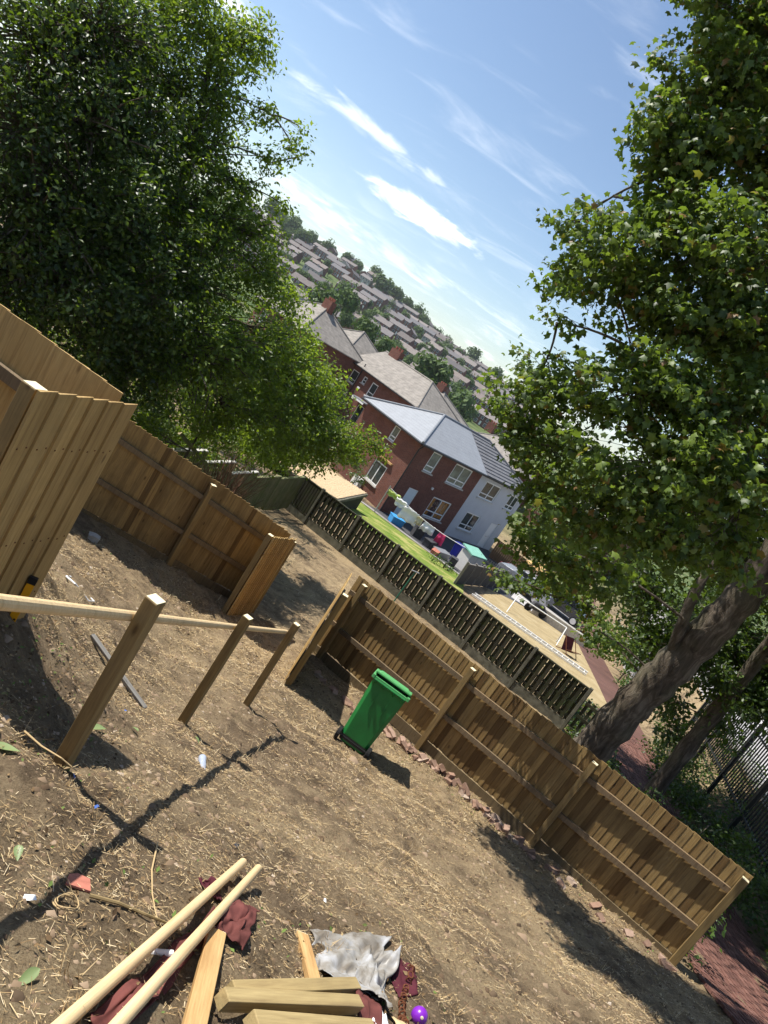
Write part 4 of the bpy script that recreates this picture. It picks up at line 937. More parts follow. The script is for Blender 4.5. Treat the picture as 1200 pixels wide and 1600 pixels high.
for i in range(nb + 1):
    q = da.lerp(db, i / nb); MB().box((q.x, q.y, tz(q.x, q.y) + .62), (.12, .12, 1.4)).build('post', 'grey_slat', df)
    if i < nb:
        q2 = da.lerp(db, (i + 1) / nb); nrm = (q2 - q).normalized()
        A = V3(q.x, q.y, tz(q.x, q.y) + .62) + nrm * .07; B = V3(q2.x, q2.y, tz(q2.x, q2.y) + .62) - nrm * .07
        MB().beam(A, B, .04, 1.15).build('panel', 'dark_board', df); MB().beam(A + V3(0, 0, .6), B + V3(0, 0, .6), .08, .04).build('cap', 'grey_slat', df)
# patio clutter
for i, (x, y, w, d, h, mt, lb, nm) in enumerate([(3.3, 41.2, .9, .5, .45, 'clutter_dark', 'low dark storage box on the patio under the pink garment', 'storage_box'), (4.1, 40.4, 1.0, .6, .35, 'grey_steel', 'grey upturned tub on the patio beside the blue bin', 'tub'), (2.4, 42.4, .6, .6, .7, 'clutter_dark', 'dark stool standing below the cream cloth', 'stool'), (.9, 42.2, .8, .7, .45, 'blue_plastic', 'light blue plastic paddling tub under the white sheet', 'tub'), (3.7, 39.6, .8, .4, .25, 'terracotta', 'terracotta planter trough at the lawn end', 'planter'), (7.0, 42.6, .9, .7, .4, 'blue_plastic', 'bright blue sheet folded behind the white shed', 'tub'), (4.8, 39.3, .5, .4, .5, 'clutter_dark', 'dark pot beside the terracotta trough', 'pot')]):
    t = thing(nm, lb, nm.replace('_', ' '), V3(x, y, tz(x, y) + .04), rnd.uniform(0, 2))
    MB().box((0, 0, h / 2), (w, d, h), taper=1.08).build('body', mt, t, bevel=.03); MB().box((0, 0, h + .02), (w * 1.12, d * 1.12, .04)).build('rim', mt, t)
# ladder, goal and folded chair on the dry lawn
ld = thing('ladder', 'long white ladder lying on the dry lawn behind the old fence', 'ladder', (0, 0, 0))
l0, l1 = V3(5.75, 33.3, tz(5.75, 33.3) + .12), V3(11.6, 31.0, tz(11.6, 31.0) + .12); dn = (l1 - l0).cross(V3(0, 0, 1)).normalized() * .24
for s_ in (-1, 1): MB().beam(l0 + dn * s_, l1 + dn * s_, .05, .09).build('stile', 'white_paint', ld)
for i in range(22):
    q = l0.lerp(l1, (i + .5) / 22); MB().tube([q - dn, q + dn], .018, 6).build('rung', 'white_paint', ld)
gl = thing('goal_frame', 'small white tube goal frame standing on the dry lawn', 'goal')
for a_, b_ in (((8.3, 36.5), (11.2, 36.0)),):
    A, B = V3(*a_, tz(*a_)), V3(*b_, tz(*b_)); C_ = B + V3(-.3, -1.3, .12); D_ = A + V3(-.3, -1.3, .12)
    MB().tube([A, A + V3(0, 0, .95)], .03, 8).build('upright', 'white_paint', gl); MB().tube([B, B + V3(0, 0, .95)], .03, 8).build('upright', 'white_paint', gl)
    MB().tube([A + V3(0, 0, .95), B + V3(0, 0, .95)], .03, 8).build('crossbar', 'white_paint', gl)
    for p_, q_ in ((A, D_), (B, C_)): MB().tube([p_ + V3(0, 0, .95), q_], .022, 8).build('stay', 'white_paint', gl)
    MB().tube([D_, C_], .022, 8).build('ground_bar', 'white_paint', gl)
fc = thing('folding_chair', 'dark red folding chair tipped over on the dry lawn', 'chair', V3(11.15, 34.0, tz(11.15, 34.0) + .05), .6)
MB().raw([(-.4, -.1, .1), (.4, -.1, .1), (.35, .2, .75), (-.35, .2, .75)], [(0, 1, 2, 3)]).build('backrest', 'dark_chair', fc); MB().raw([(-.4, -.1, .1), (.4, -.1, .1), (.35, -.6, .35), (-.35, -.6, .35)], [(3, 2, 1, 0)]).build('seat', 'dark_chair', fc)
for a_, b_ in (((-.4, -.6, 0), (-.36, .2, .8)), ((.4, -.6, 0), (.36, .2, .8)), ((-.4, .25, 0), (.4, -.6, .4)), ((.4, .25, 0), (-.4, -.6, .4))): MB().tube([a_, b_], .02, 6).build('leg', 'rust', fc)
# cars
def car(label, P, rz, body, s=1.0):
    t = thing('parked_car', label, 'car', P, rz)
    prof = [(-2.1, .35), (-2.12, .75), (-1.95, .95), (-1.0, 1.02), (-.45, 1.42), (.75, 1.45), (1.45, 1.08), (2.0, .98), (2.1, .7), (2.08, .35)]
    m = MB(); n = len(prof); vs = []
    for y, k_ in ((-.85, 0), (-.80, 1), (.80, 1), (.85, 0)):
        for x, z in prof: vs.append((x, y * (.86 if z > 1.2 else 1) , z if k_ == 0 or z < 1.2 else z))
    fs = [tuple(range(n - 1, -1, -1)), tuple(range(3 * n, 4 * n))] + [(j * n + i, j * n + (i + 1) % n, (j + 1) * n + (i + 1) % n, (j + 1) * n + i) for j in range(3) for i in range(n)]
    m.raw(vs, fs).build('body', body, t, bevel=.05)
    for y in (-1, 1):
        MB().raw([(-.85, y * .80, 1.08), (-.42, y * .76, 1.36), (.1, y * .76, 1.38), (.1, y * .82, 1.05)], [(0, 1, 2, 3) if y > 0 else (3, 2, 1, 0)]).build('side_window', 'car_glass', t).location = (0, y * .035, 0)
        MB().raw([(.16, y * .82, 1.05), (.16, y * .76, 1.38), (.7, y * .76, 1.38), (1.25, y * .82, 1.08)], [(0, 1, 2, 3) if y > 0 else (3, 2, 1, 0)]).build('side_window', 'car_glass', t).location = (0, y * .035, 0)
        for x in (-1.35, 1.35):
            w_ = MB().lathe([(.001, -.1), (.2, -.1), (.31, -.09), (.32, 0), (.31, .09), (.2, .1), (.001, .1)], 22).build('wheel', 'rubber', t); w_.location = (x, y * .80, .32); w_.rotation_euler = (R(90), 0, 0)
            for sg in (-1, 1): MB().lathe([(.001, sg * .105), (.2, sg * .104), (.21, sg * .098)], 18).build('rim', 'hub_silver', w_)
        MB().box((2.0, y * .6, .8), (.14, .3, .16)).build('headlight', 'white_upvc', t); MB().box((-2.06, y * .62, .85), (.1, .28, .16)).build('tail_light', 'dark_chair', t)
    MB().raw([(-1.0, -.72, 1.05), (-.47, -.66, 1.41), (-.47, .66, 1.41), (-1.0, .72, 1.05)], [(0, 1, 2, 3)]).build('windscreen', 'car_glass', t).location = (-.03, 0, .02)
    MB().raw([(1.43, -.72, 1.11), (.77, -.66, 1.45), (.77, .66, 1.45), (1.43, .72, 1.11)], [(3, 2, 1, 0)]).build('rear_window', 'car_glass', t).location = (.03, 0, .02)
    return t
car('black car with silver wheels parked behind the sycamore leaves', V3(13.6, 47.6, tz(13.6, 47.6) + .05), R(-25), 'car_black')
car('silver grey car half hidden by leaves near the dry lawn', V3(10.6, 46.8, tz(10.6, 46.8) + .05), R(-30), 'car_silver')
o = MB().beam((10.9, 42.6, tz(10.9, 42.6) + .35), (14.3, 41.2, tz(14.3, 41.2) + .30), .35, .7).build('low_wall', 'concrete', bevel=.03); tag(o, 'low pale concrete wall in front of the black car', 'wall')
mb = thing('motor_scooter', 'covered dark scooter beside the low concrete wall', 'scooter', V3(10.9, 41.9, tz(10.9, 41.9)), .3)
MB().box((0, 0, .55), (1.3, .5, .5), taper=.6).build('cover', 'clutter_dark', mb, bevel=.1)
for x in (-.55, .55):
    w_ = MB().lathe([(.001, -.06), (.24, -.06), (.28, 0), (.24, .06), (.001, .06)], 18).build('wheel', 'rubber', mb); w_.location = (x, 0, .28); w_.rotation_euler = (R(90), 0, 0)
gz_ = thing('garden_parasol', 'tan garden parasol glimpsed through the sycamore leaves', 'parasol', V3(11.3, 48.6, tz(11.3, 48.6)))
MB().tube([(0, 0, 0), (0, 0, 2.2)], .03, 8).build('pole', 'grey_steel', gz_); MB().lathe([(.02, 2.25), (1.2, 1.75), (1.2, 1.65), (.02, 2.2)], 8).build('canopy', 'tan_cloth', gz_)

# ------------------------------------------------------------------ brick paved lane, yard and railings on the right
LD = az(11); LN = Vector((LD.y, -LD.x, 0)); L0 = V3(6.45, 4.9, 0)
def lane(s, t): return L0 + LD * s + LN * t
c4 = [lane(-2, 0), lane(60, 0), lane(60, 2.25), lane(-2, 2.25)]
lnb = sheet('lane', [(c.x, c.y) for c in c4], 'lane_red', .02, .6)
pav = MB().box((0, 0, 0), (.088, .186, .05)).mesh('paver', 'red_paver'); rest = []
for r_ in range(100):
    for c in range(22):
        s = 2.2 + r_ * .2 + (.1 if c % 2 else 0); t_ = .06 + c * .1
        if s > 20: continue
        q = lane(s, t_); zz = tz(q.x, q.y) + .032 + rnd.uniform(-.005, .005)
        rest.append((q.x, q.y, zz, math.hypot(q.x, q.y), s))
rest.sort(key=lambda a: a[3]); sl_ = lambda y: (tz(8, y + .5) - tz(8, y - .5))
vis = [a for a in rest if 1.5 < a[4] - 2.2 < 9.0][:300]; vs_ = set(map(id, vis))
for a in vis: inst('paver', pav, a[:3], (math.atan(sl_(a[1])) , 0, -R(11)), lnb)
m = MB()
for a in rest:
    if id(a) in vs_: continue
    m.box(a[:3], (.088, .186, .05), M=(Matrix.Rotation(-R(11), 3, 'Z') @ Matrix.Rotation(math.atan(sl_(a[1])), 3, 'X')))
o = m.build('paver', 'red_paver', lnb); o['kind'] = 'stuff'
yz = -5.0
yard = [lane(0, 4.0), lane(45, 4.0), lane(45, 40), lane(0, 40)]
struct(MB().prism([(q.x, q.y) for q in yard], -9.5, yz).build('yard', 'yard_concrete'))
rl = thing('railings', 'tall black vertical bar railings on the right of the brick lane', 'railings')
barm = MB().box((0, 0, .95), (.03, .03, 1.95)).mesh('bar', 'rail_dark')
zr = lambda s: -5.35 - .02 * max(0, s - 10)
for i in range(97):
    s = 3.5 + i * .18; q = lane(s, 2.95); inst('bar', barm, (q.x, q.y, zr(s) + .05), (0, 0, 0), rl)
for i in range(8):
    s = 3.4 + i * 2.5; q = lane(s, 2.95); MB().box((q.x, q.y, zr(s) + .6), (.1, .1, 3.1), -R(11)).build('post', 'rail_dark', rl)
for f in (.2, 1.75): MB().beam(lane(3.4, 2.95) + V3(0, 0, zr(3.4) + f), lane(20.9, 2.95) + V3(0, 0, zr(20.9) + f), .05, .05).build('rail', 'rail_dark', rl)
bk = MB(); pts = [(lane(s, 2.5), lane(s, 4.2), s) for s in np.arange(0, 30, 1.0)]; vs = []
for a_, b_, s in pts: vs += [(a_.x, a_.y, tz(a_.x, a_.y) - .1), (b_.x, b_.y, yz - .02)]
struct(bk.raw(vs, [(i * 2, i * 2 + 1, i * 2 + 3, i * 2 + 2) for i in range(len(pts) - 1)]).build('bank', 'dirt_ground', smooth=True))

# ------------------------------------------------------------------ hillside terraces
def block_meshes(n, wallm, roofm):
    w, d, e, rh = 5.4 * n, 7.2, 5.0, 2.2
    wm_ = MB(); wm_.raw([(-w / 2, 0, -3), (w / 2, 0, -3), (w / 2, d, -3), (-w / 2, d, -3), (-w / 2, 0, e), (w / 2, 0, e), (w / 2, d, e), (-w / 2, d, e), (-w / 2, d / 2, e + rh), (w / 2, d / 2, e + rh)],
                        [(0, 1, 5, 4), (1, 2, 6, 9, 5), (2, 3, 7, 6), (3, 0, 4, 8, 7)])
    rm = MB(); slab(rm, [(-w / 2 - .2, -.4, e - .15), (w / 2 + .2, -.4, e - .15), (w / 2 + .2, d / 2, e + rh + .12), (-w / 2 - .2, d / 2, e + rh + .12)], .15); slab(rm, [(-w / 2 - .2, d + .4, e - .15), (-w / 2 - .2, d / 2, e + rh + .12), (w / 2 + .2, d / 2, e + rh + .12), (w / 2 + .2, d + .4, e - .15)], .15)
    wi, fr = MB(), MB()
    for i in range(n):
        x = -w / 2 + 5.4 * (i + .5)
        for dx, z, ww, hh in ((-1.2, 3.7, 1.3, 1.3), (1.3, 3.7, 1.1, 1.3), (-1.1, 1.2, 1.6, 1.5)):
            fr.box((x + dx, -.02, z), (ww + .2, .08, hh + .2)); wi.box((x + dx, -.06, z), (ww, .06, hh))
        fr.box((x + 1.5, -.03, 1.0), (.95, .08, 2.0))
    ck = MB()
    ck.box((0, d / 2, e + rh + .3), (1.1, .6, 1.6))
    return wm_.mesh('wall', wallm), rm.mesh('roof', roofm), fr.mesh('window_frame', 'white_upvc'), wi.mesh('pane', 'far_glass'), ck.mesh('chimney', wallm), w
m_tiles('tile_far_b', (.20, .19, .19), .5, .3, orand=True); m_brick('far_brick_b', (.30, .11, .07), (.25, .18, .14)); m_simple('far_render', (.46, .42, .38), .9, .2, var=.1, scale=.6)
KINDS = [block_meshes(n, a, b) for n, a, b in ((4, 'far_brick', 'tile_far'), (3, 'far_brick_b', 'tile_far_b'), (2, 'far_brick', 'tile_far'), (5, 'far_brick', 'tile_far_b'), (2, 'far_render', 'tile_far'))]
KL = ['brick terrace with brown grey roof on far hillside', 'orange brick terrace with dark grey roof on far hillside', 'pair of brick houses on far hillside', 'long brick terrace with dark grey roof on far hillside', 'pair of pale rendered houses on far hillside']
def zone(x, y):
    a = math.degrees(math.atan2(x, y)); h = ('foot', 'lower slope', 'middle', 'upper slope', 'top')[min(4, max(0, int((y - 235) / 70)))]
    w = ('far left', 'left', 'centre left', 'centre', 'right', 'far right')[min(5, max(0, int((a + 20) / 4.2)))]
    return h, w
def hill_block(k, x, y, rz):
    wm_, rm, fr, wi, ck, w = KINDS[k]; t = thing('terraced_house', KL[k] + ', %s, %s' % zone(x, y), 'house', (x, y, tz(x, y) + .4), rz, 'houses on the far hillside')
    q_ = rnd.uniform(.62, .92); t.scale = (q_, .76, rnd.uniform(.72, .9)); w *= q_
    if rnd.random() < .14: t.rotation_euler.z += math.pi / 2
    for nm, me in (('wall', wm_), ('roof', rm), ('window', fr), ('pane', wi)): 
        o = inst(nm, me, (0, 0, 0), (0, 0, 0), t)
        if nm in ('window', 'pane'): o['kind'] = 'stuff'
    for i in range(max(1, int(w / 11))): inst('chimney', ck, (-w / 2 + 5.4 + i * 10.8, 0, 0), (0, 0, 0), t)
    return w
y = 250.0
while y < CREST + 12:
    a0, a1_ = math.tan(R(-20)) * y, math.tan(R(5)) * y; x = a0 + rnd.uniform(0, 8)
    while x < a1_:
        k = rnd.choice([0, 1, 2, 4, 2, 1, 2, 0, 3]); w = KINDS[k][5] * .78; s_ = (tz(x + w, y) - tz(x, y)) / w
        xc = x + w / 2; yc = y + rnd.uniform(-4, 4) + .10 * xc * (y / 420)
        hill_block(k, xc, yc, R(rnd.uniform(-9, 3)) - .12)
        x += w + rnd.choice([2, 3, 5, 8])
    y += rnd.uniform(31, 35)

# ------------------------------------------------------------------ trees
LEAF = (np.array([(0, 0, 0), (.45, .27, .07), (1, 0, -.05), (.45, -.27, .07)]), np.array([(0, 3, 2), (0, 2, 1)]))
MAPLE = (np.array([(0, 0, 0), (-.04, .40, -.06), (.27, .29, .03), (.55, .50, -.20), (.66, .24, .0), (1.0, .04, -.26), (.66, -.24, .0), (.53, -.50, -.14), (.27, -.29, .03), (-.04, -.40, -.06), (.36, 0, .07)]),
         np.array([(10, (i + 1) % 10, i) for i in range(10)]))
CLUMP = (np.array([(-.5, -.3, 0), (.5, -.35, .1), (.45, .4, 0), (-.4, .45, .15)]), np.array([(0, 1, 2), (0, 2, 3)]))
def unit(n, g): v = g.normal(size=(n, 3)); return v / np.linalg.norm(v, axis=1, keepdims=True)
def leaves(P, outward, size, tpl, g, up=.55, outw=.35):
    n = len(P); N = unit(n, g) * .75 + np.array([0, 0, up]) + outward * outw; N /= np.linalg.norm(N, axis=1, keepdims=True)
    T = unit(n, g) + outward * .5 + np.array([0, 0, -.35]); T -= (T * N).sum(1, keepdims=True) * N; T /= np.linalg.norm(T, axis=1, keepdims=True) + 1e-9
    B = np.cross(N, T); s = (size * (g.uniform(.55, 1.15, n) * g.uniform(.8, 1.25, n)))[:, None, None]; tv, tf = tpl
    V = P[:, None] + s * (tv[None, :, 0:1] * T[:, None] + tv[None, :, 1:2] * B[:, None] + tv[None, :, 2:3] * N[:, None])
    F = tf[None] + (np.arange(n) * len(tv))[:, None, None]
    return V.reshape(-1, 3), F.reshape(-1, tf.shape[1])
def bez(a, b, c, n): return [a * ((1 - t) ** 2) + b * (2 * t * (1 - t)) + c * (t * t) for t in [i / n for i in range(n + 1)]]
def tree(name, label, cat, trunk, rad, blobs, tpl, size, dens, leafm, seed, group=None, twigs=38, squash=.9, spread=.16, flat=.8, tipf=.6, limbr=.30, stems=None, reach=.55):
    g = np.random.default_rng(seed); rr = random.Random(seed)
    base = Vector(trunk[0]); t = thing(name, label, cat, base, 0, group)
    loc = [Vector(p) - base for p in trunk]; nodes = []
    fine = []; fr_ = []
    for i in range(len(loc) - 1):
        for q in range(5):
            f = q / 5; fine.append(loc[i].lerp(loc[i + 1], f)); fr_.append((rad[i] * (1 - f) + rad[i + 1] * f) * (1 + .10 * math.sin(i * 5 + q * 1.9)))
    fine.append(loc[-1]); fr_.append(rad[-1])
    MB().tube(fine, fr_, 14).build('trunk', 'bark', t, smooth=True)
    for st_ in (stems or []):
        MB().tube([Vector(p) - base for p in st_[0]], st_[1], 9).build('stem', 'bark', t, smooth=True)
    nodes = [(p, r_) for p, r_ in zip(fine, fr_)][len(fine) // 3:]
    br_ = MB(); allP, allO = [], []
    for bx, by, bz, r_ in sorted(blobs, key=lambda b: (Vector(b[:3]) - base - nodes[-1][0]).length):
        c = Vector((bx, by, bz)) - base
        best = min(nodes, key=lambda nd: (nd[0] - c).length + max(0, nd[0].z - c.z) * 1.2 + reach * min((nd[0] - f_).length for f_ in fine))
        a, ra_ = best; mid_ = a.lerp(c, .5) + Vector((rr.uniform(-.15, .15), rr.uniform(-.15, .15), .12)) * (c - a).length * .8
        path = bez(a, mid_, c, 7); r0 = max(.02, min(ra_ * .7, limbr * r_ * .22)); rs = [r0 * (1 - .62 * i / 7) for i in range(8)]
        br_.tube(path, rs, 6); nodes += list(zip(path[2:], rs[2:]))
        nt_ = max(5, int(twigs * r_ ** 1.6)); d = unit(nt_, g); rr_ = r_ * g.random(nt_) ** .42
        ends = np.array(c)[None] + d * rr_[:, None] * np.array([1, 1, squash]) * (1 + .25 * g.normal(size=(nt_, 1)) * .5)
        for e in ends:
            e_ = Vector(e); s0 = path[rr.randint(3, 7)]; mm = s0.lerp(e_, .55) + Vector((rr.uniform(-.1, .1), rr.uniform(-.1, .1), rr.uniform(0, .16))) * r_
            br_.tube(bez(s0, mm, e_, 4), [max(.005, r0 * .3) * (1 - .17 * i) for i in range(5)], 4, False)
        nl = int(dens * r_ * r_); k = g.integers(0, nt_, nl); f = g.random(nl) ** tipf
        cs = np.array(c)[None]; P = cs + (ends[k] - cs) * (.45 + .58 * f)[:, None] + g.normal(size=(nl, 3)) * spread * np.array([1, 1, flat])
        o_ = P - cs; o_ /= np.linalg.norm(o_, axis=1, keepdims=True) + 1e-9
        allP.append(P); allO.append(o_)
    br_.build('branches', 'bark', t)
    Vv, Ff = leaves(np.concatenate(allP), np.concatenate(allO), size, tpl, g)
    o = np_obj('crown', Vv, Ff, leafm, t); return t
T1 = [(-7.94,15.00,3.01,1.30),(-8.85,15.00,3.03,1.30),(-7.32,15.00,3.23,0.70),(-7.25,15.00,2.20,1.00),(-8.46,15.00,1.78,1.50),(-7.00,14.50,0.93,1.40),(-6.10,15.00,0.92,0.75),(-5.34,15.00,0.22,0.90),(-5.61,14.50,-0.19,1.30),(-5.55,14.00,-1.25,1.40),(-4.66,15.00,-0.40,0.80),(-4.02,16.00,-1.31,0.90),(-4.04,15.00,-1.86,1.20),(-4.55,14.00,-2.22,1.30),(-5.15,13.50,-2.61,1.20),(-3.19,17.00,-2.30,1.00),(-3.28,16.00,-2.86,1.10),(-3.98,15.00,-3.09,1.00),(-2.03,18.00,-2.74,0.80),(-1.20,18.00,-2.50,0.40),(-2.23,18.00,-3.36,0.70),(-3.05,17.00,-3.77,0.70),(-5.71,15.00,1.65,0.35),(-5.57,15.00,2.18,0.25),(-5.14,15.00,1.09,0.25),(-6.45,15.00,2.39,0.30),(-7.03,15.00,3.52,0.35),(-6.70,14.50,-0.14,1.30)]
T1b = [(-3.29,17.00,-1.83,0.90),(-2.71,17.50,-2.38,0.90),(-2.63,17.00,-3.23,1.00),(-3.63,16.50,-2.23,1.00),(-3.05,18.00,-1.86,0.70),(-2.24,18.00,-2.87,0.80),(-3.80,17.00,-1.27,0.70),(-4.32,16.00,-0.52,0.60),(-1.56,18.00,-3.02,0.50),(-0.84,18.00,-2.46,0.30),(-5.53,15.00,2.51,0.18),(-6.16,15.00,2.42,0.22),(-5.31,15.00,2.01,0.20)]
T2 = [(-9.62,13.00,1.07,1.80),(-8.74,13.00,1.68,1.60),(-8.71,14.00,1.83,1.50),(-8.82,12.50,-0.34,1.80),(-8.12,13.00,0.25,1.70),(-7.47,13.50,0.56,1.50),(-7.99,12.50,-1.44,1.70),(-7.20,13.00,-0.96,1.60),(-6.31,13.00,-0.82,1.40),(-7.14,12.50,-2.31,1.50),(-6.06,12.50,-2.04,1.40),(-5.67,13.00,-1.74,1.30),(-6.09,12.80,-3.09,1.10),(-5.35,13.20,-3.03,1.00),(-8.03,12.50,-2.72,1.40),(-9.47,12.50,-2.56,2.00)]
RT = [(0.47,9.36,5.16,0.94),(0.42,9.36,4.51,0.72),(0.93,9.36,4.65,0.94),(0.34,9.00,3.84,0.65),(0.90,9.00,3.79,0.72),(0.42,9.00,3.51,0.40),(1.48,9.00,3.82,0.79),(0.44,9.36,2.22,0.57),(0.42,10.16,1.90,0.44),(0.86,8.59,2.23,0.75),(1.21,8.28,2.53,0.79),(1.74,8.28,2.69,0.86),(0.87,8.89,1.84,0.58),(1.43,8.28,1.89,0.65),(2.02,8.28,2.10,0.72),(0.09,9.87,2.52,0.30),(2.38,8.28,2.16,0.65),(0.78,10.10,0.47,0.58),(0.76,10.50,-0.08,0.40),(1.14,9.44,0.56,0.63),(1.45,8.12,0.77,0.66),(1.81,7.92,1.09,0.65),(2.38,7.92,1.20,0.72),(2.75,7.92,1.44,0.72),(1.16,10.24,-0.23,0.54),(1.63,9.08,0.03,0.69),(2.01,7.84,0.33,0.75),(2.55,7.56,0.55,0.79),(3.25,7.92,0.79,0.72),(1.78,9.84,-0.74,0.56),(2.18,8.55,-0.51,0.69),(2.56,7.63,-0.17,0.62),(3.18,7.78,0.04,0.58),(2.10,10.33,-1.37,0.43),(2.59,9.62,-1.29,0.44),(2.82,8.97,-1.02,0.39),(1.37,9.36,5.44,1.30),(2.41,9.00,4.05,1.30),(3.29,8.64,2.75,1.30),(4.36,8.64,1.40,1.15),(0.17,9.36,5.88,1.30)]
RT3 = [(0.62,9.20,3.25,0.42),(0.97,9.20,3.26,0.50),(0.68,9.00,2.78,0.40),(0.76,9.20,3.66,0.45),(0.55,9.50,1.28,0.22),(1.43,9.00,1.42,0.30),(2.42,10.50,-1.55,0.40),(2.97,10.80,-1.70,0.40),(3.45,11.00,-1.82,0.35),(2.91,11.00,-2.00,0.30),(4.37,12.50,-2.34,0.40),(2.27,11.00,-2.12,0.28),(4.97,13.00,-2.52,0.40)]
RT2 = [(5.5,13.5,6.5,2.2),(7.5,13.0,5.0,2.2),(8.8,13.5,3.0,2.2),(8.5,15.0,1.0,2.0),(6.5,15.5,3.0,2.2),(4.5,15.0,5.0,2.2),(4.0,16.0,2.5,2.0),(5.5,16.5,.5,1.8),(7.5,12.5,1.2,1.8),(9.5,12.5,.8,1.8),(8.2,11.5,-.6,1.3),(6.9,11.3,.2,1.3),(2.8,14.5,7.5,2.0),(9.8,14.5,-1.2,1.3)]
BG = [(8.38,17.00,-2.59,1.00),(9.50,17.00,-2.61,1.00),(7.53,18.00,-3.04,0.90),(8.74,18.00,-3.90,0.80),(9.86,17.00,-3.58,0.50),(10.28,17.00,-2.67,0.90),(9.63,18.00,-4.58,0.60),(6.98,19.00,-2.13,1.20),(8.14,18.00,-2.00,1.40),(9.57,18.00,-1.85,1.50),(8.69,19.00,-0.34,1.80),(6.41,20.00,-0.65,1.60),(10.49,18.00,-2.04,1.40),(5.90,22.00,-1.72,1.30),(8.27,20.00,1.63,2.00),(6.71,21.00,0.87,2.00),(5.06,24.00,-1.74,1.20),(10.35,18.00,0.11,2.20),(11.13,17.00,-1.87,1.60)]
def gb(x, y, dz=-.15): return (x, y, tz(x, y) + dz)
tree('plum_tree', 'leafy bright green tree with loose twigs rising beside the hill view', 'tree', [gb(-6.2, 14.8), (-6.3, 14.8, -4.2), (-6.5, 14.9, -2.4), (-6.9, 14.9, -.6), (-7.3, 15, 1.2), (-7.8, 15, 2.8)], [.24, .19, .16, .13, .09, .05], T1 + T1b, LEAF, .105, 2000, 'leaf_plum', 11, twigs=46, spread=.12, tipf=.5)
tree('dense_tree', 'dense dark tree filling the top left corner behind the near fence', 'tree', [gb(-8.6, 13.2), (-8.6, 13.2, -3.5), (-8.7, 13.2, -1.5), (-8.9, 13.2, .6), (-9.2, 13.1, 2)], [.3, .25, .2, .14, .07], T2, LEAF, .115, 1700, 'leaf_dark', 12, twigs=40, spread=.14, tipf=.5)
tree('sycamore_tree', 'big sycamore with a thick leaning trunk on the right', 'tree', [(5.72, 12.75, -6.0), (5.63, 12.6, -4.71), (5.60, 12.5, -4.0), (5.63, 12.4, -3.1), (5.74, 12.3, -2.1), (5.81, 12.2, -1.2), (5.86, 12.1, -.3), (5.75, 12.0, .8), (5.2, 12, 2.4), (4.2, 12.1, 4.2), (3, 12.3, 5.8)], [.48, .38, .34, .33, .32, .30, .28, .25, .2, .14, .07], RT + RT3, MAPLE, .088, 2100, 'leaf_maple', 13, twigs=40, spread=.13, flat=.38, tipf=.36,
     stems=[([(5.70, 12.3, -2.2), (5.45, 12.2, -1.7), (5.2, 12.1, -1.0), (5.0, 12, -.1)], [.12, .1, .09, .06])])
tree('sycamore_tree', 'second leafy tree rising behind and right of the sycamore crown', 'tree', [gb(9.6, 17.2), (9.5, 17.1, -4), (9.2, 16.6, -1), (8.2, 15.4, 2), (6.8, 14.4, 5)], [.22, .2, .17, .13, .07], RT2 + [(4.0, 13.5, 1.8, 1.5), (5.0, 14.0, 3.2, 1.6), (3.2, 13.6, 4.0, 1.5), (6.5, 14.5, .2, 1.3)], LEAF, .17, 640, 'leaf_maple', 15)
tree('dense_tree', 'dark tree behind the sycamore trunk by the railings', 'tree', [gb(9.0, 20.0), (8.9, 20, -4), (8.6, 20, -2), (8.3, 20, 0)], [.25, .2, .16, .09], BG, LEAF, .17, 900, 'leaf_dark', 14)
def bush(label, blobs, leafm, size, dens, seed, tpl=LEAF, cat='bush', name='bush'):
    c = blobs[0]; z = tz(c[0], c[1]); return tree(name, label, cat, [(c[0], c[1], z - .1), (c[0], c[1], z + .2), (c[0] + .05, c[1], max(z + .4, c[2]))], [.05, .04, .02], blobs, tpl, size, dens, leafm, seed, twigs=20, spread=.12)
bush('dark bush growing between the long fence and the brick lane', [(7.0, 11.6, -5.1, .55), (7.2, 12.6, -5.2, .6), (7.4, 13.7, -5.3, .7), (7.0, 10.5, -4.95, .45), (7.3, 9.8, -4.6, .25)], 'leaf_bush', .10, 1500, 21)
bush('ivy covered bank below the black railings', [(11.5, 20.5, -6.0, .9), (11.9, 22.5, -6.2, 1.0), (9.9, 13.4, -5.3, .6), (10.1, 15.5, -5.7, .6), (10.5, 17.5, -5.9, .7), (10.9, 19.5, -6.1, .7), (10.4, 14.5, -5.2, .8), (10.2, 12.5, -5.0, .8), (9.9, 10.5, -4.8, .8), (10.8, 16.5, -5.6, .8), (11.1, 18.5, -5.8, .8)], 'leaf_dark', .11, 1300, 22)
bush('sunlit bright green bush at the end of the brick lane', [(15.2, 36.5, -7.3, 1.2), (15.8, 38.5, -6.8, 1.4), (15.0, 34.5, -7.7, .9), (16.4, 41, -6.6, 1.6)], 'leaf_bush', .2, 500, 23)
bush('green hedge beside the rendered house gable', [(12.4, 53.5, -7.6, 1.6), (13.4, 55.5, -6.4, 2.0), (12.0, 56.5, -5.0, 1.8), (15, 57, -5.5, 2.2)], 'leaf_bush', .26, 420, 24, cat='hedge')
bush('low green weeds at the corner of the lawn', [(4.2, 36.4, -8.35, .45), (3.5, 36.0, -8.3, .4), (4.8, 37.0, -8.4, .4)], 'leaf_bush', .12, 600, 25, cat='weeds', name='weeds')
bush('green shrub beside the lower window of the brick house', [(-2.6, 43.8, -8.2, .7), (-3.2, 44.5, -7.6, .8), (-3.8, 45.5, -7.9, .8)], 'leaf_bush', .14, 900, 26)
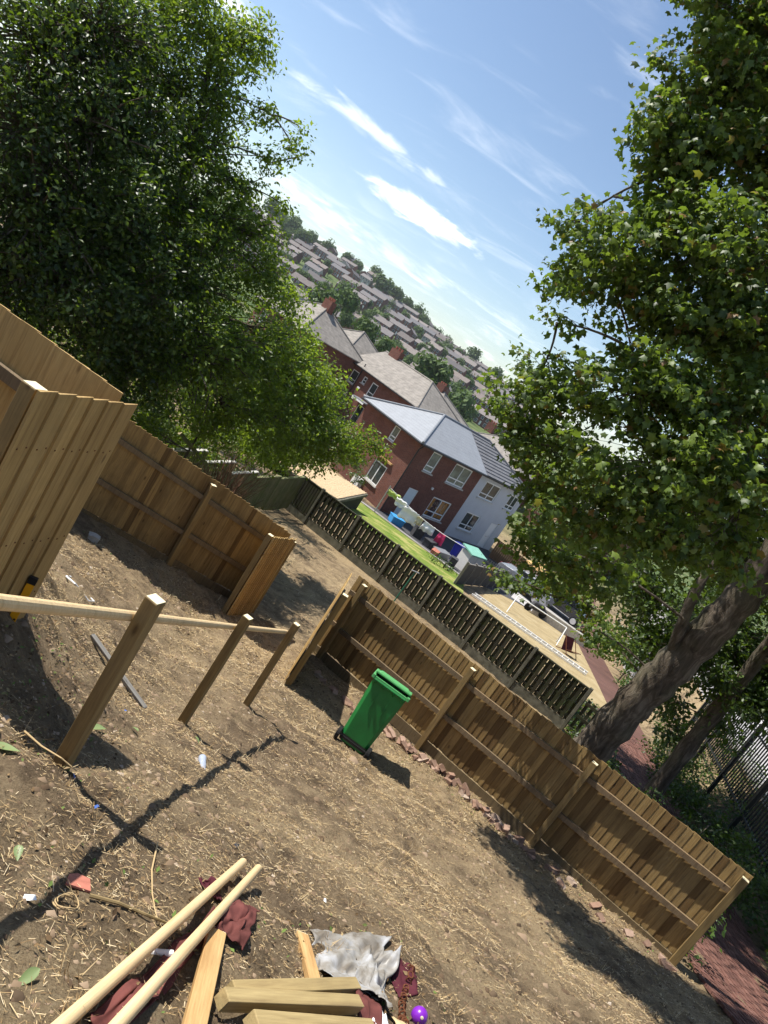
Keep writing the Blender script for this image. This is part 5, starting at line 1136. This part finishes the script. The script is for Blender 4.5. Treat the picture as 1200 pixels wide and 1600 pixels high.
bush('dark shrub under the plum tree by the slatted fence', [(-4.5, 15.5, -3.6, 1.0), (-3.9, 18, -3.8, 1.1), (-5.8, 16, -3.4, 1.2), (-4.6, 19.5, -3.6, 1.2), (-3.6, 20.8, -4.0, 1.0), (-6.8, 14.6, -3.4, 1.2), (-3.4, 23, -3.9, 1.0), (-7.5, 17, -4.6, 1.5), (-7.0, 19.5, -4.6, 1.6), (-6.0, 22, -4.8, 1.6), (-9.5, 16, -4.4, 1.6), (-5.5, 25, -5, 1.6), (-9, 19, -3.2, 1.8), (-7.5, 22, -3.0, 1.6), (-5.4, 15.6, -4.6, 1.0), (-5.0, 17.5, -4.9, 1.0), (-4.9, 19.5, -5.0, 1.0), (-4.3, 21.5, -5.0, .9), (-3.6, 23.6, -4.8, 1.0), (-6.2, 14.0, -4.4, 1.0), (-7.6, 12.6, -4.2, 1.1), (-4.9, 13.6, -4.3, .8)], 'leaf_plum', .10, 1700, 27)
bush('dense dark hedge mass behind the plum tree', [(-6, 27, -5, 1.8), (-8, 25, -4.5, 2), (-10, 23, -4, 2), (-12, 20, -3.5, 2.2), (-5, 30, -5.5, 2), (-8, 30, -4, 2.5), (-11, 27, -3.5, 2.5), (-14, 24, -3, 2.5), (-5.5, 24, -5.2, 1.3), (-4.6, 27.5, -6, 1.2), (-10, 17, -4, 1.6), (-12, 16, -3.5, 1.8)], 'leaf_dark', .2, 520, 28, cat='hedge', name='hedge')
db_ = thing('dead_bush', 'bare brown dead bush beside the slatted fence', 'bush', gb(-3.5, 16.4)); m = MB()
for i in range(170):
    a = rnd.uniform(0, 6.28); r_ = rnd.uniform(.3, 1.1); h_ = rnd.uniform(.9, 2.3); p0 = V3(rnd.uniform(-.2, .2), rnd.uniform(-.2, .2), 0); e = V3(math.cos(a) * r_, math.sin(a) * r_ * 1.2, h_)
    m.tube(bez(p0, p0.lerp(e, .5) + V3(rnd.uniform(-.3, .3), rnd.uniform(-.3, .3), .5), e, 5), [.012, .010, .008, .006, .005, .003], 4, False)
m.build('twigs', 'twig_brown', db_)

# trees on the hillside: each with trunk and a clumped crown
def far_crown(seed, n=900):
    g = np.random.default_rng(seed); lob = np.concatenate([unit(9, g) * .48 * np.array([1, 1, .8]), np.zeros((1, 3))]); lr = g.uniform(.38, .58, 10); k = g.integers(0, 10, n)
    d = unit(n, g); P = lob[k] + d * (lr[k] * g.random(n) ** .3)[:, None]
    V, F = leaves(P, d, .17, CLUMP, g, .35, .8); return np_mesh('crown', V, F, 'leaf_far')
FCR = [far_crown(60 + i) for i in range(4)]; FTR = MB().tube([(0, 0, -1.6), (.02, 0, -.7), (0, 0, .2)], [.09, .07, .04], 7).mesh('trunk', 'bark')
def far_tree(x, y, zc, r_, i, label='round green tree among the far hillside houses', group='trees on the far hillside'):
    if group == 'trees on the far hillside': label = ('small ' if r_ < 3.2 else 'large ') + 'round tree among far hillside houses, %s, %s' % zone(x, y)
    t = thing('hillside_tree', label, 'tree', (x, y, zc), i * 1.3, group)
    o = inst('crown', FCR[i % 4], (0, 0, 0), (0, 0, 0), t, (r_, r_, r_ * (1.0 + .12 * (i % 3)))); inst('trunk', FTR, (0, 0, 0), (0, 0, 0), t, (r_, r_, max(r_, (zc - tz(x, y)) / 1.5))); return t
HT = [(-7.0, 150.0, -1.6, 4.6), (-34.2, 150.0, -1.0, 3.5), (-34.5, 170.0, 2.4, 3.1), (-20.1, 130.0, -1.5, 2.8), (-37.6, 200.0, -2.4, 2.5), (-17.1, 140.0, -2.3, 2.3), (-13.4, 150.0, -4.0, 2.2), (2.2, 170.0, -5.1, 4.3), (-6.8, 533.2, 17.6, 6.3), (-78.4, 466.6, 18.7, 7.6), (-59.9, 546.5, 25.2, 5.9), (-150.6, 479.9, 21.5, 6.9), (-138.1, 466.6, 21.3, 5.9), (-121.4, 533.2, 28.1, 4.3), (-137.7, 533.2, 27.6, 4.8), (-101.6, 546.5, 24.0, 5.9), (-80.1, 559.9, 28.1, 4.5), (-37.6, 399.9, 2.3, 3.6), (-23.6, 479.9, 16.0, 4.3), (14.1, 546.5, 16.3, 5.9), (-22.5, 386.6, 8.8, 3.5), (-20.4, 140.0, -6.5, 1.8), (-182.4, 546.5, 31.1, 6.9), (-187.4, 533.2, 32.4, 6.7), (-75.2, 506.5, 21.3, 6.4), (-67.0, 519.9, 22.9, 5.6), (-52.8, 533.2, 20.1, 4.8), (-143.8, 506.5, 21.9, 5.5), (-167.6, 533.2, 31.5, 5.7), (-20.8, 439.9, 6.3, 3.6)]
for i, (x, y, z, r_) in enumerate(HT):
    r_ *= 1.2
    if i == 0: far_tree(x, y, z, r_, i, 'largest round green tree just above the slate roofed house', None)
    elif i == 7: far_tree(x, y, z, r_, i, 'wide green tree right of the slate roof, low on the hill', None)
    else: far_tree(x, y, max(z, tz(x, y) + r_ * .9), r_, i)
for i in range(125):
    y = rnd.uniform(235, CREST + 15); a = rnd.uniform(-19, 4); x = math.tan(R(a)) * y; r_ = rnd.uniform(2.0, 4.0)
    far_tree(x, y, tz(x, y) + r_ * 1.15, r_, i + 30)
for i in range(26):
    y = CREST + rnd.uniform(8, 30); a = -20 + 25 * i / 25 + rnd.uniform(-.4, .4); x = math.tan(R(a)) * y; r_ = rnd.uniform(2.6, 5.6)
    if i % 3: far_tree(x, y, tz(x, y) + r_ * .9, r_, i + 90, 'dark tree standing on the skyline of the far hill', 'trees on the hill skyline')

# ------------------------------------------------------------------ straw, stones and dry tufts on the dirt
def patch(n, x0, x1, y0, y1, pw=1.0, g=rng):
    x = g.uniform(x0, x1, n); y = y0 + (y1 - y0) * g.random(n) ** pw; return x, y
X_, Y_ = [], []
for n, a in ((95000, (-2.6, 6.5, 1.4, 6.5, 1.0)), (70000, (-3.6, 7.6, 6.2, 12.6, 1.0)), (20000, (-3.5, 8.5, 12.6, 22, 1.0))):
    x, y = patch(n, *a); keep = (vnoise(x * .9 + 3, y * .9) * 1.1 + vnoise(x * 3.1, y * 3.1) * 1.1 + vnoise(x * 8, y * 8 + 4) * .7 + .30 + .35 * rng.random(n)) > .34; X_.append(x[keep]); Y_.append(y[keep])
X_ = np.concatenate(X_); Y_ = np.concatenate(Y_); n = len(X_)
Zs = terr(X_, Y_) + rough(X_, Y_) + .006; a = rng.uniform(0, 2 * math.pi, n); L = rng.gamma(1.4, .013, n) + .008; L *= np.clip(Y_ / 7, .8, 1.8); wd = rng.uniform(.0008, .0020, n) * np.clip(Y_ / 5, .8, 2.4)
dx, dy = np.cos(a) * L, np.sin(a) * L; ux, uy = -np.sin(a) * wd, np.cos(a) * wd; tilt = np.abs(rng.normal(0, .3, n)) * L
slope = (terr(X_, Y_ + .1) - terr(X_, Y_ - .1)) / .2
V = np.zeros((n, 4, 3)); P0 = np.stack([X_, Y_, Zs], 1)
V[:, 0] = P0 + np.stack([ux, uy, 0 * ux], 1); V[:, 1] = P0 - np.stack([ux, uy, 0 * ux], 1)
e = np.stack([dx, dy, dy * slope + tilt], 1); V[:, 2] = P0 + e - np.stack([ux, uy, -.5 * wd], 1) * .7; V[:, 3] = P0 + e + np.stack([ux, uy, .5 * wd], 1) * .7
F = np.arange(n * 4).reshape(n, 4); o = np_obj('straw_litter', V.reshape(-1, 3), F, 'straw'); tag(o, 'dry straw and cut grass scattered over the bare dirt', 'straw', kind='stuff')
n = 26000; x = rng.uniform(-3, 7, n); y = 1.5 + 10.5 * rng.random(n) ** 1.3; z = terr(x, y) + rough(x, y); s_ = rng.gamma(1.3, .0042, n) + .0025
T8 = np.array([(-1, -.8, 0), (1, -.9, 0), (.8, 1, 0), (-.9, .8, 0), (.1, .1, 1.0)]); V = T8[None] * s_[:, None, None] * rng.uniform(.7, 1.3, (n, 1, 3)); an = rng.uniform(0, 6.28, n)
c_, sn = np.cos(an)[:, None], np.sin(an)[:, None]; V = np.stack([V[..., 0] * c_ - V[..., 1] * sn, V[..., 0] * sn + V[..., 1] * c_, V[..., 2]], 2) + np.stack([x, y, z - .002], 1)[:, None]
F = (np.array([(0, 1, 4), (1, 2, 4), (2, 3, 4), (3, 0, 4)])[None] + (np.arange(n) * 5)[:, None, None]).reshape(-1, 3)
o = np_obj('stones', V.reshape(-1, 3), F, 'pebble'); tag(o, 'small stones and clods scattered over the bare dirt', 'stones', kind='stuff')
nt_ = 420; tx = rng.uniform(-2.8, 6.5, nt_); ty = 1.6 + 11 * rng.random(nt_); k = np.repeat(np.arange(nt_), 16); n = len(k)
bx = tx[k] + rng.normal(0, .025, n); by = ty[k] + rng.normal(0, .025, n); bz = terr(bx, by) + rough(bx, by) - .005; a = rng.uniform(0, 6.28, n); h_ = rng.uniform(.02, .09, n) * rng.uniform(.4, 1.3, nt_)[k]; l = h_ * rng.uniform(.3, 1.3, n)
w_ = .0022; V = np.zeros((n, 3, 3)); B_ = np.stack([bx, by, bz], 1); V[:, 0] = B_ + np.stack([-np.sin(a) * w_, np.cos(a) * w_, 0 * a], 1); V[:, 1] = B_ - np.stack([-np.sin(a) * w_, np.cos(a) * w_, 0 * a], 1); V[:, 2] = B_ + np.stack([np.cos(a) * l, np.sin(a) * l, h_], 1)
o = np_obj('dry_tufts', V.reshape(-1, 3), np.arange(n * 3).reshape(n, 3), 'straw'); tag(o, 'short dry grass tufts standing on the bare slope', 'dry grass', kind='stuff')

# ivy and fallen leaves covering the ground under the left-hand trees
n = 16000; x = rng.uniform(-15, -3.2, n); y = rng.uniform(11.5, 27, n); keep = (x < -3.0 - (25 - y) * .18) & ~((y < 15) & (x > -5.2)); x, y = x[keep], y[keep]
P = np.stack([x, y, terr(x, y) + .05 + .15 * rng.random(len(x))], 1); V, F = leaves(P, np.tile(np.array([0, 0, 1.0]), (len(x), 1)), .16, LEAF, rng, .9, .2)
o = np_obj('ivy', V, F, 'leaf_dark'); tag(o, 'dark ivy covering the ground under the left-hand trees', 'ivy', kind='stuff')

# ------------------------------------------------------------------ air
hz = NT('haze_air'); hz.t.nodes.remove(hz.b); pv = hz.n('ShaderNodeVolumePrincipled'); pv.inputs['Color'].default_value = (.86, .92, 1, 1)
pv.inputs['Density'].default_value = .00014; pv.inputs['Anisotropy'].default_value = .2; hz.t.links.new(pv.outputs[0], hz.o.inputs['Volume'])
o = MB().box((0, 1250, 0), (3100, 2700, 110)).build('haze', 'haze_air'); tag(o, 'thin pale summer haze over the whole valley', 'haze', kind='stuff')

# weeds and dead leaves gathered along the fence feet and in the shade on the left
def band(n, a, b, w): t = rng.random(n); return a[0] + (b[0] - a[0]) * t + rng.normal(0, w, n), a[1] + (b[1] - a[1]) * t + rng.normal(0, w, n)
bx_, by_ = [], []
for n, a, b, w in ((900, (-1.5, 11.4), (-4.4, 9.2), .35), (900, (2.2, 11.0), (6.6, 8.7), .28), (700, (-1.5, 4.9), (-.95, 3.3), .30), (500, (1.8, 11.1), (4.5, 9.8), .2), (300, (.9, 3.3), (1.6, 3.4), .3), (260, (-.3, 2.3), (.3, 2.9), .35)):
    x, y = band(n, a, b, w); bx_.append(x); by_.append(y)
x, y = np.concatenate(bx_), np.concatenate(by_); P = np.stack([x, y, terr(x, y) + rough(x, y) + .012], 1)
V, F = leaves(P, np.tile(np.array([0, 0, 1.0]), (len(x), 1)), .03, LEAF, rng, .6, .3)
k = NT('dead_leaf'); r = k.island(); k.fin(k.ramp(r, [(0, (.07, .045, .025)), (.5, (.20, .13, .065)), (.8, (.32, .24, .13)), (.9, (.10, .15, .04)), (1, (.14, .2, .05))]), .9, .15)
o = np_obj('leaf_litter', V, F, 'dead_leaf'); tag(o, 'dead leaves and weeds gathered along the fence feet', 'leaf litter', kind='stuff')

# ivy and brambles over the bank and the strip between the long fence and the lane
n = 15000; t_ = rng.uniform(1.5, 20, n); w_ = np.where(rng.random(n) < .55, rng.uniform(2.35, 4.3, n), rng.uniform(-1.6, -.02, n))
x = L0.x + LD.x * t_ + LN.x * w_; y = L0.y + LD.y * t_ + LN.y * w_
keep = (w_ > 0) | ((x - kC.x) * (Dp.y - kC.y) - (y - kC.y) * (Dp.x - kC.x) < -1.6); x, y, w_ = x[keep], y[keep], w_[keep]
zb = np.where(w_ > 0, terr(x, y) + (yz - terr(x, y)) * np.clip((w_ - 2.5) / 1.7, 0, 1), terr(x, y)) + .04 + .22 * rng.random(len(x))
V, F = leaves(np.stack([x, y, zb], 1), np.tile(np.array([0, 0, 1.0]), (len(x), 1)), .13, LEAF, rng, .8, .2)
o = np_obj('brambles', V, F, 'leaf_dark'); tag(o, 'dark brambles and ivy either side of the brick lane', 'brambles', kind='stuff')

# clods of dug soil gathered in patches
n = 5200; x = rng.uniform(-2.6, 6.3, n); y = 1.6 + 9.6 * rng.random(n) ** 1.25; keep = (vnoise(x * .8 + 11, y * .8 + 2) + .6 * vnoise(x * 2.3, y * 2.3 + 7)) > .16; x, y = x[keep], y[keep]; n = len(x); s_ = rng.gamma(2.0, .0055, n) + .006
T6 = np.array([(-1, -.2, 0), (-.2, -1, .1), (.9, -.5, 0), (.8, .7, .05), (-.3, 1, 0), (.25, -.15, .85), (-.35, .2, .75)]); f6 = np.array([(0, 1, 6), (1, 5, 6), (1, 2, 5), (2, 3, 5), (3, 6, 5), (3, 4, 6), (4, 0, 6)])
V = T6[None] * s_[:, None, None] * rng.uniform(.65, 1.35, (n, 7, 3)); an = rng.uniform(0, 6.28, n); c_, sn = np.cos(an)[:, None], np.sin(an)[:, None]
V = np.stack([V[..., 0] * c_ - V[..., 1] * sn, V[..., 0] * sn + V[..., 1] * c_, V[..., 2]], 2) + np.stack([x, y, terr(x, y) + rough(x, y) - .003], 1)[:, None]
k = NT('clod'); r = k.island(); k.fin(k.ramp(r, [(0, (.06, .042, .027)), (.6, (.14, .1, .065)), (1, (.24, .18, .12))]), .95, .1)
o = np_obj('soil_clods', V.reshape(-1, 3), (f6[None] + (np.arange(n) * 7)[:, None, None]).reshape(-1, 3), 'clod'); tag(o, 'crumbly clods of dug soil lying in patches on the slope', 'clods', kind='stuff')
